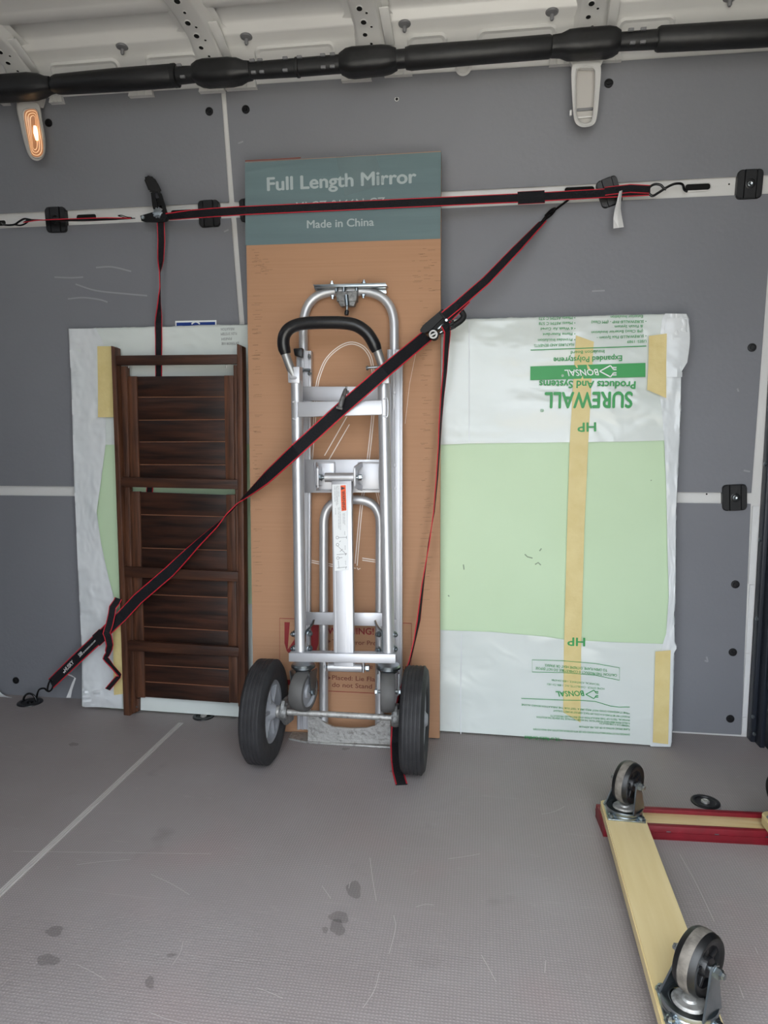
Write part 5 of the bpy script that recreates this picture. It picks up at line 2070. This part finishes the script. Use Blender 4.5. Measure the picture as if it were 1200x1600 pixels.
# loose tail hanging behind the shelf
pkf = lambda px, py: (PF.M @ PF.at(px, py, 0.010)).y
mb = MB()
tail = [Y1(251, 346, YR - 0.002), Y1(252, 375, YR + 0.004), Y1(251, 405, YR + 0.008), Y1(249.5, 425, YR + 0.008), Y1(250, 450, YR + 0.006), Y1(248.5, 475, YR + 0.002), Y1(247.5, 505, pkf(247, 515)), Y1(248, 530, pkf(248, 530)), Y1(248, 556, pkf(248, 556)), Y1(248, 600, pkf(248, 600)), Y1(240, 690, pkf(240, 690)), Y1(232, 790, pkf(232, 790))]
tn = [(0.5, -0.85, 0), (0.5, -0.85, 0), (0.85, -0.55, 0), (0.8, 0.3, 0), (0.8, 0.35, 0), (0.95, 0.0, 0), (0.5, -0.85, 0), (0.15, -1, 0), (0, -1, 0), (0, -1, 0), (0, -1, 0), (0, -1, 0)]
strap(mb, tail, tn, 0.019, 0.015)
mb.build('loose_tail', s1, smooth=False)

# ------------------------------------------------------------------ long diagonal ratchet strap
s2 = thing('ratchet_strap', 'long diagonal red-edged black ratchet strap crossing the wooden shelf and the hand truck', 'strap', A1 + V3((0.02, 0, 0)), 'red edged ratchet straps')
O2 = V3(s2.location)


def W2(p):
    return V3(p) - O2


def Y2(px, py, y):
    return on_y(px, py, y) - O2


def shelf_pt(px, py, n=0.004):
    return W2(SF.M @ SF.at(px, py, n))


def truck_pt(px, py, n):
    return W2(TF.M @ TF.at(px, py, NF + n, KF))


ya = A1.y
pa = Y2(80, 1068, ya - 0.02)
RB = (BF.M @ BF.at(676, 512, 0.030)).y
ends = shelf_pt(381, 777, 0.016)
p1 = truck_pt(463, 703, RFT + 0.016)
p2 = truck_pt(601, 580, RFT + 0.024)
p3 = Y2(667, 525, RB - 0.012)
left = [pa, Y2(118, 1031, ya - 0.035), Y2(165, 987, ya - 0.06), shelf_pt(190, 963, 0.004), shelf_pt(215, 936, 0.004), shelf_pt(265, 893, 0.007), shelf_pt(312, 846, 0.014), shelf_pt(340, 820, 0.018), shelf_pt(357, 802, 0.019), shelf_pt(372, 786, 0.019), ends]
ln = [(-0.05, -0.9, 0.25), (0, -1, 0.2), (0, -1, 0.1), (0, -1, 0), (0, -1, 0), (0.0, -0.95, 0.1), (-0.45, -0.6, 0.55), (-0.62, -0.35, 0.62), (-0.70, -0.05, 0.70), (-0.70, -0.12, 0.70), (-0.62, -0.35, 0.62)]
lnr = ln + [(-0.2, -0.9, 0.25), (0, -1, 0), (0, -1, 0), (0, -1, 0), (0, -1, 0)]
full = left + [Y2(415, 748, ends.y + O2.y - 0.075), p1, truck_pt(530, 642, 0.024), p2, p3]
wid = 0.032
mb = MB()
P, Nn = resample(full, [V3(v).normalized() for v in lnr], 0.010)
ribbon(mb, P, Nn, wid, edge=0.075)
mb.build('webbing', s2, smooth=False)
# print on the webbing near the floor end
e1 = (left[2] - left[0]).normalized()
nrm = V3((0, -1, 0.2))
nrm = (nrm - e1 * nrm.dot(e1)).normalized()
up = nrm.cross(e1)


def stext(s, px0, py0, px1, py1, h, bold):
    def on(px, py):
        o = left[0]
        d = ray(px, py)
        t = ((o + O2) - CAM).dot(nrm) / d.dot(nrm)
        return W2(CAM + d * t) + nrm * 0.004
    a, b = on(px0, py0), on(px1, py1)
    hh = h * (b - a).length / math.hypot(px1 - px0, py1 - py0)
    letters(s, a, b, hh, M['white_print'], s2, bold=bold, nrm=nrm, lift=0.0, res=2)


stext('HUSKY', 104.5, 1049.5, 117.5, 1035.5, 5.2, 0.02)
stext('500', 126.5, 1026.5, 131.5, 1021.5, 5.0, 0.02)
stext('LB WORKING LOAD LIMIT', 132.5, 1020.5, 152, 1000.5, 2.0, 0.01)
mb = MB()
lp = [Y2(100, 1050, ya - 0.031), Y2(104, 1046.5, ya - 0.0315), Y2(102.5, 1051.5, ya - 0.031)]
flat_poly(mb, [p + nrm * 0.004 for p in lp], M['white_print'])
mb.build('printed_logo', s2, smooth=False)
# keeper loop and loose tail at the left
mb = MB()
strap(mb, [Y2(150, 1001, ya - 0.058), Y2(161, 991, ya - 0.064)], [(0, -1, 0.1)] * 2, 0.036, edge=0.02)
mb.build('keeper_loop', s2, smooth=False)
yt = ya - 0.068
mb = MB()
tl = [Y2(185, 935, yt + 0.014), Y2(182, 941, yt + 0.008), Y2(176, 949, yt), Y2(174.5, 960, yt - 0.006), Y2(171, 976, yt - 0.010), Y2(166.5, 989, yt - 0.012), Y2(169, 995, yt - 0.010), Y2(171.5, 1008, yt - 0.006), Y2(169, 1020, yt - 0.004), Y2(164.5, 1028, yt - 0.002), Y2(175, 1041, yt), Y2(187, 1055, yt + 0.002), Y2(180, 1063, yt + 0.004), Y2(168, 1077, yt + 0.004)]
tn = [(0.2, -0.9, 0.2), (0.2, -0.95, 0), (0.2, -0.95, 0), (0.2, -0.95, 0), (0.25, -0.9, 0), (0.3, -0.8, 0.3), (0.6, -0.8, 0), (0.75, -0.65, 0), (0.75, -0.65, -0.1), (0.75, -0.6, 0.2), (0.72, -0.05, 0.70), (0.7, -0.1, 0.70), (0.55, -0.75, -0.3), (0.5, -0.8, -0.3)]
P, Nn = resample(tl, [V3(v).normalized() for v in tn], 0.006)
ribbon(mb, P, Nn, [0.020 if k < len(P) * 0.5 else 0.015 for k in range(len(P))], edge=0.10)
mb.build('loose_tail', s2, smooth=False)
# hook into the floor ring
yh = ya - 0.01
wire('hook', [Y2(57, 1090, ya + 0.003), Y2(59, 1082, yh), Y2(62, 1077, yh), Y2(69, 1075.5, yh - 0.002), Y2(75, 1080, yh - 0.004), Y2(80, 1078, yh - 0.006), Y2(83, 1070, yh - 0.008), Y2(82, 1063, yh - 0.01), Y2(78, 1064, yh - 0.008), Y2(75, 1072, yh - 0.004), Y2(74, 1079, yh - 0.002)], 0.0026, s2)
# white paper tag by the hook
mb = MB()
q = [(103, 1052), (112, 1055), (117.5, 1058.5), (114, 1068), (110.5, 1078), (107, 1090)]
wd = [(0.5, 2.2), (0.5, 2.4), (1.0, 1.2), (2.0, 0), (2.2, 0), (3.5, 0)]
rows = [[Y2(x - w[0], y - 0, ya - 0.024 + 0.003 * k), Y2(x + w[0], y + w[1], ya - 0.020 + 0.003 * k)] for k, ((x, y), w) in enumerate(zip(q, wd))]
vs = [p for r in rows for p in r]
mb.faces(vs, [(2 * i, 2 * i + 1, 2 * i + 3, 2 * i + 2) for i in range(len(rows) - 1)], M['white_tag'])
o = mb.build('tag', s2, smooth=False, fix=False)
sol = o.modifiers.new('thickness', 'SOLIDIFY')
sol.thickness = 0.0006
# ratchet of the diagonal strap
yc = RB - 0.018
dirv = (Y2(720, 480, yc) - Y2(668, 523, yc)).normalized()
perp = dirv.cross(V3((0, -1, 0))).normalized()


def R2(px, py, d=0.0):
    return Y2(px, py, yc + d)


mb = MB()


def plate2(mb, pts, d, th, m, bev=0.0):
    A = [R2(a, b, d) for a, b in pts]
    mb.prism(A, [p + V3((0, th, 0)) for p in A], m)


plate2(mb, [(656.5, 515), (661, 508), (689, 484.5), (694, 488), (694.5, 494), (672, 516), (664, 520), (657, 519)], 0.0, 0.028, M['black_metal'])
plate2(mb, [(672, 514), (695, 492), (701, 500), (686, 513), (676, 521)], 0.006, 0.022, M['black_matte'])
plate2(mb, [(689, 484), (692, 482.5), (703, 500), (700, 503), (697, 501), (687, 488)], -0.008, 0.030, M['black_metal'])
plate2(mb, [(684, 522), (690, 514), (699, 507), (713, 507), (712, 512), (692, 521.5), (687, 522.5)], 0.002, 0.006, M['black_metal'])
plate2(mb, [(697, 502), (704, 497), (708, 500), (706, 505), (700, 508)], 0.0, 0.010, M['black_metal'])
bd = mb.build('ratchet_body', s2, angle=30)
mb = MB()
cg = R2(677.5, 523.5, -0.006)
mb.lathe([(0.0125, 0.010), (0.0125, 0.0), (0.0108, -0.001)], cg, (0, -1, 0), M['black_metal'], 24)
mb.lathe([(0.0105, 0.0095), (0.0105, 0.0125), (0.0065, 0.013), (0.0060, 0.0105)], cg, (0, -1, 0), M['worn_steel'], 22)
mb.lathe([(0.0062, 0.0108), (0, 0.0108)], cg, (0, -1, 0), M['dark_hole'], 22)
mb.bar(cg + V3((-0.006, -0.0112, -0.003)), cg + V3((0.006, -0.0112, 0.003)), 0.004, 0.002, M['worn_steel'], ref=(0, 1, 0))
mb.tube([cg, cg + V3((0, 0.03, 0))], 0.010, M['webbing'], 14)
mb.build('ratchet_wheel', bd, angle=30)
mb = MB()
mb.bar(R2(684, 514, -0.004), R2(694, 506, -0.004), 0.004, 0.004, ZN, bev=0.001)
mb.bar(R2(687, 520, -0.004), R2(692, 517, -0.004), 0.003, 0.003, ZN, bev=0.001)
mb.lathe([(0.003, 0), (0.003, 0.003), (0, 0.003)], R2(697.5, 500.5, -0.010), (0, -1, 0), ZN, 12)
mb.build('pawl', bd)
mb = MB()
for a, b in (((698, 498), (709, 503)), ((702, 508), (709, 504))):
    mb.bar(R2(*a, 0.0), R2(*b, 0.0), 0.006, 0.010, M['black_metal'], ref=(0, 1, 0), bev=0.001)
mb.bar(R2(700, 509, 0.004), R2(708, 511, 0.004), 0.006, 0.012, M['black_metal'], ref=(0, 1, 0), bev=0.001)
hd = mb.build('ratchet_handle', s2, angle=30)
mb = MB()
mb.tube(spline([R2(709, 488.5, 0.004), R2(714.5, 483.5, 0.004), R2(720, 486, 0.004), R2(724.5, 494, 0.004), R2(720, 501, 0.004), R2(709, 508.5, 0.004)], 5), 0.0072, M['black_matte'], 14)
mb.build('handle_grip', hd, angle=40)
# short webbing from ratchet up to its hook on the rail
yw = on_wall(885, 318, 0.006).y
mb = MB()
top = [R2(694, 494, -0.010), R2(715, 477, -0.010), Y2(760, 438, RB + 0.005), Y2(810, 386, RB + 0.035), Y2(848, 346, yw - 0.022)]
strap(mb, top, [(0, -1, 0.1), (0, -1, 0.1), (-0.1, -0.9, 0.1), (-0.25, -0.75, 0.2), (-0.4, -0.55, 0.35)], 0.023, 0.012, edge=0.09)
mb.build('webbing', s2, smooth=False)
mb = MB()
strap(mb, [R2(700, 498, -0.004), R2(730, 468, 0.0)], [(0.3, -0.9, 0.3)] * 2, 0.020)
mb.build('webbing_end', s2, smooth=False)
wire('hook', [Y2(846, 347, yw - 0.024), Y2(854, 337, yw - 0.020), Y2(864, 330, yw - 0.015), Y2(875, 322, yw - 0.010), Y2(888, 312, yw - 0.004), Y2(890, 306, yw + 0.004)], 0.0028, s2)
wire('hook', [Y2(848, 346, yw - 0.026), Y2(853, 342, yw - 0.024), Y2(862, 335, yw - 0.018), Y2(868, 326, yw - 0.013), Y2(861, 328, yw - 0.014), Y2(852, 337, yw - 0.020)], 0.0028, s2)
# hanging tail from the ratchet down to the floor
tx = [(693, 505, 1), (697, 508, 1), (699, 520, 1), (697, 545, 1), (695, 580, 1), (691, 620, 1), (688, 660, 1), (686, 700, 1), (683, 745, 1), (678, 800, 1), (670, 850, 1), (661, 910, 1), (654, 970, 1), (648, 1000, 1), (641, 1030, 1), (631, 1065, 1), (627, 1090, 1), (624, 1110, 1)]
nt_ = [(0, -1, 0.3), (0.2, -0.9, 0.4), (0.85, -0.5, 0), (0.9, -0.4, 0), (0.95, -0.3, 0), (0.97, -0.22, 0), (0.98, -0.16, 0), (0.99, -0.10, 0), (0.99, -0.08, 0), (1, -0.02, 0), (0.99, 0.14, 0), (0.99, -0.1, 0), (0.97, -0.22, 0), (0.99, -0.1, 0), (0.99, -0.08, 0), (0.98, -0.2, 0), (0.8, -0.6, 0), (0.5, -0.87, 0)]
yb = wb.y
yy0 = yc - 0.004
pts = []
for i, (px, py, _) in enumerate(tx):
    t = i / (len(tx) - 1)
    pts.append(Y2(px, py, yy0 + (1.655 - yy0) * max(0, (t - 0.35) / 0.65)))
pts += [Y2(620, 1134, 1.645), W2(on_z(618.5, 1160, 0.030)), W2(on_z(619.5, 1188, 0.008)), W2(on_z(622, 1206, 0.003)), W2(on_z(627.5, 1226, 0.002))]
nt_ += [(0.2, -1, 0.1), (0.1, -0.9, 0.4), (0, -0.7, 0.7), (0, -0.2, 1), (0, 0, 1)]
P, Nn = resample(pts, [V3(v).normalized() for v in nt_], 0.010)
mb = MB()
ribbon(mb, P, Nn, 0.027, edge=0.11)
mb.build('loose_tail', s2, smooth=False)

# ------------------------------------------------------------------ scrap of white plastic at the left edge
p0, p1_ = on_z(-70, 1089), on_z(18, 1088)
mb = MB()
yv = wall_y(0.05) - 0.03


def scrap(s, t):
    x = -60 + (19 - 60 * t * 0 + 60) * s
    yt_ = 1040 - 60 * (1 - s) + 47 * s
    y = 1090 + (yt_ - 1090) * t
    x2 = x - 20 * t * s
    p = on_y(x2, y, yv - 0.006 * abs(noise.noise(V3((x * 0.12, y * 0.1, 4)))))
    p.z = max(p.z, 0.002)
    return p


mb.grid(scrap, 16, 10, M['wrap_side'])
o = mb.build('plastic_scrap', fix=False, angle=40)
sol = o.modifiers.new('thickness', 'SOLIDIFY')
sol.thickness = 0.001
tag(o, 'crumpled scrap of white plastic wrap against the wall at the left edge', 'plastic scrap')
# small white crumb hanging on the wall beside the rail

# ------------------------------------------------------------------ upturned furniture dolly
HB, HP = 0.028, 0.021            # crossbar height, plank thickness
ZT = HB + HP
c0, c1_ = on_z(938, 1249, ZT), on_z(1035, 1600, ZT)
wdir = on_z(1003, 1272, ZT)
d = (c1_ - c0)
d.z = 0
d.normalize()                    # along the plank, towards the viewer
sd = V3((-d.y, d.x, 0))
sd = -sd if sd.x < 0 else sd     # to the right
PW = abs((on_z(1014, 1292, ZT) - c0).dot(sd))
PLN = 0.80
m = Matrix(((sd.x, -d.x, 0, c0.x), (sd.y, -d.y, 0, c0.y), (0, 0, 1, 0), (0, 0, 0, 1)))   # x right, y away from viewer, z up
dl = thing('furniture_dolly', 'upturned pale wooden furniture dolly with red rubber edges and black casters', 'dolly', m)
DI = m.inverted()


def D(px, py, z):
    return DI @ on_z(px, py, z)


SPAN = D(1188, 1268, ZT).x                      # distance between the two planks
# crossbars below, at either end
fx = D(1012, 1311, 0.0)
gx = D(1200, 1321, 0.0)
dirx = (gx - fx)
dirx.z = 0
dirx.normalize()
ny = V3((-dirx.y, dirx.x, 0))
CW = 0.075


def crossbar(a, L):
    """a: front left bottom corner"""
    R = Matrix((dirx, ny, V3((0, 0, 1)))).transposed()
    c = a + dirx * (L / 2) + ny * (CW / 2)
    mb = MB()
    mb.box(c + V3((0, 0, HB / 2 - 0.004)), (L - 0.004, CW - 0.018, HB - 0.008), M['wood_pale_x'], R, bev=0.002)
    bar = mb.build('crossbar', dl, angle=30)
    mb = MB()
    for s in (0, 1):
        off = ny * (0.006 if s == 0 else CW - 0.006)
        cc = a + dirx * (L / 2) + off
        mb.box(cc + V3((0, 0, HB / 2)), (L, 0.012, HB), M['red_rubber'], R, bev=0.002)
        mb.box(cc + V3((0, 0, HB * 0.52)) + ny * (-0.0065 if s == 0 else 0.0065), (L, 0.002, 0.0025), M['red_rubber'], R)
    for s in (0, 1):
        cc = a + dirx * (0.005 if s == 0 else L - 0.005) + ny * (CW / 2)
        mb.box(cc + V3((0, 0, HB / 2)), (0.010, CW - 0.02, HB), M['red_rubber'], R, bev=0.002)
    mb.box(a + dirx * (L / 2) + ny * (CW / 2) + V3((0, 0, 0.0015)), (L, CW, 0.003), M['red_rubber'], R)
    rb = mb.build('rubber_edge', bar, angle=30)
    rb['label'] = 'dark red rubber edging'
    mb = MB()
    for f in (0.30, 0.52, 0.75):
        mb.box(a + dirx * (L * f) + ny * -0.0004 + V3((0, 0, HB * 0.62)), (0.008, 0.001, 0.0015), M['zinc'], R)
    mb.build('staple', bar)
    return bar


a0 = fx - dirx * ((fx - D(941, 1303, 0.0)).dot(dirx))
LB = SPAN + PW + 0.03
crossbar(a0, LB)
crossbar(a0 + V3((0.0, -(PLN - CW) + 0.03, 0)), LB)
# planks on top
pm = []
for i, x in enumerate((0.0, SPAN)):
    mb = MB()
    b2 = bmesh.new()
    out = rrect(PW, PLN, 0.006 if i == 0 else 0.018, 5)
    A = [b2.verts.new(V3((p[0] + PW / 2, p[1] - PLN / 2, ZT))) for p in out]
    B = [b2.verts.new(V3((p[0] + PW / 2, p[1] - PLN / 2, HB))) for p in out]
    n = len(out)
    b2.faces.new(A)
    b2.faces.new(B[::-1])
    for k in range(n):
        b2.faces.new((A[k], B[k], B[(k + 1) % n], A[(k + 1) % n]))
    bmesh.ops.recalc_face_normals(b2, faces=b2.faces[:])
    sharp = [e for e in b2.edges if abs(e.verts[0].co.z - e.verts[1].co.z) < 1e-6]
    bmesh.ops.bevel(b2, geom=sharp, offset=0.002, segments=2, affect='EDGES')
    off = V3((x, 0.012 if i else 0, 0))
    mb.take(b2, M['wood_pale'], off)
    pm.append(mb.build('plank', dl, angle=30))


# casters pointing up
def up_caster(base, ang, swv):
    """base: plate centre on the plank; ang: heading of the axle in the dolly's plane"""
    z = V3((0, 0, 1))
    ax = V3((math.cos(ang), math.sin(ang), 0))
    f = z.cross(ax)
    R, w = 0.041, 0.0150
    mb = MB()
    mb.box(base + V3((0, 0, 0.0015)), (0.070, 0.064, 0.003), M['zinc'], bev=0.001)
    mb.lathe([(0.034, 0.003), (0.034, 0.007), (0.030, 0.012), (0.026, 0.014)], base, z, M['zinc'], 30)
    mb.lathe([(0.022, 0.0135), (0.019, 0.0165), (0.010, 0.0165), (0.008, 0.019), (0, 0.0195)], base, z, M['worn_steel'], 24)
    cs = mb.build('caster', dl, angle=30)
    for sx in (-1, 1):
        for sy in (-1, 1):
            mb = MB()
            mb.lathe([(0.0085, 0.003), (0.0085, 0.0045), (0.006, 0.005), (0.0058, 0.009), (0.003, 0.0105), (0, 0.0105)], base + V3((sx * 0.028, sy * 0.025, 0)), z, M['zinc'], 8)
            mb.build('bolt', cs, smooth=False)
    # yoke
    hub = base + V3((0, 0, 0.060)) + f * swv
    mb = MB()
    mb.lathe([(0.0345, 0.010), (0.0355, 0.0125), (0.0345, 0.0165), (0.026, 0.0165), (0.024, 0.0145), (0.026, 0.0125)], base, z, M['zinc'], 32)
    for s in (-1, 1):
        rows = []
        for t in [k / 8 for k in range(9)]:
            h = 0.0145 + (0.0455 + 0.008) * t
            q = base + ax * (s * ((0.0285 - 0.0095 * t))) + z * h + f * (swv * min(1.0, t * 1.05))
            hw = 0.013 * (1 - t) ** 1.2 + 0.0085
            if t > 0.93:
                hw = 0.0055
            rows.append((q - f * hw, q + f * hw))
        th = ax * (s * 0.0026)
        for (a, b), (c, e) in zip(rows, rows[1:]):
            mb.prism([a, b, e, c], [p + th for p in (a, b, e, c)], M['zinc'])
    bmesh.ops.remove_doubles(mb.bm, verts=mb.bm.verts[:], dist=1e-5)
    mb.build('yoke', cs, angle=40)
    mb = MB()
    mb.tube([hub - ax * 0.026, hub + ax * 0.026], 0.0038, M['zinc'], 12)
    for s in (-1, 1):
        mb.lathe([(0.0095, 0.0), (0.0095, 0.0018), (0.0072, 0.0022), (0.0072, 0.008), (0.0045, 0.010), (0.0042, 0.013), (0, 0.0135)], hub + ax * (s * 0.0215), ax * s, M['zinc'], 6)
    mb.build('axle_bolt', cs, smooth=False)
    mb = MB()
    mb.lathe([(R * 0.70, -w * 0.9), (R * 0.80, -w * 1.02), (R * 0.90, -w), (R * 0.965, -w * 0.75), (R * 0.985, -w * 0.46), (R, -w * 0.36), (R, w * 0.36), (R * 0.985, w * 0.46), (R * 0.965, w * 0.75), (R * 0.90, w), (R * 0.80, w * 1.02), (R * 0.70, w * 0.9)], hub, ax, M['rubber_black'], 48,
             mats=[M['rubber_black']] * 4 + [M['tread_worn']] * 3 + [M['rubber_black']] * 4)
    wh = mb.build('wheel', cs, angle=35)
    mb = MB()
    for s in (-1, 1):
        mb.lathe([(R * 0.72, s * w * 0.9), (R * 0.66, s * w * 0.85), (R * 0.62, s * w * 0.5), (R * 0.36, s * w * 0.5), (R * 0.30, s * w * 1.0), (0, s * w * 1.05)], hub, ax, M['black_plastic'], 36)
        for k in range(5):
            a = 2 * PI * k / 5 + 0.4
            e = f * math.cos(a) + z * math.sin(a)
            p = hub + ax * (s * w * 0.62)
            mb.bar(p + e * R * 0.28, p + e * R * 0.66, 0.006, w * 0.3, M['black_plastic'], ref=ax, bev=0.001)
    mb.build('wheel_centre', wh, angle=35)
    return cs


M['tread_worn'] = mat('tread_worn', '7d776f', 0.75, col2='5c5751', nscale=60, bump=0.2, bscale=150)
b1 = D(979, 1271, ZT)
b2_ = D(1087, 1580, ZT)
b1.z = b2_.z = ZT
b1.x = b2_.x = PW / 2
up_caster(b1, math.radians(-37), 0.012)
up_caster(b2_, math.radians(-44), 0.018)
up_caster(b1 + V3((SPAN, 0.0, 0)), math.radians(20), 0.02)
up_caster(b2_ + V3((SPAN, 0.0, 0)), math.radians(-15), 0.02)
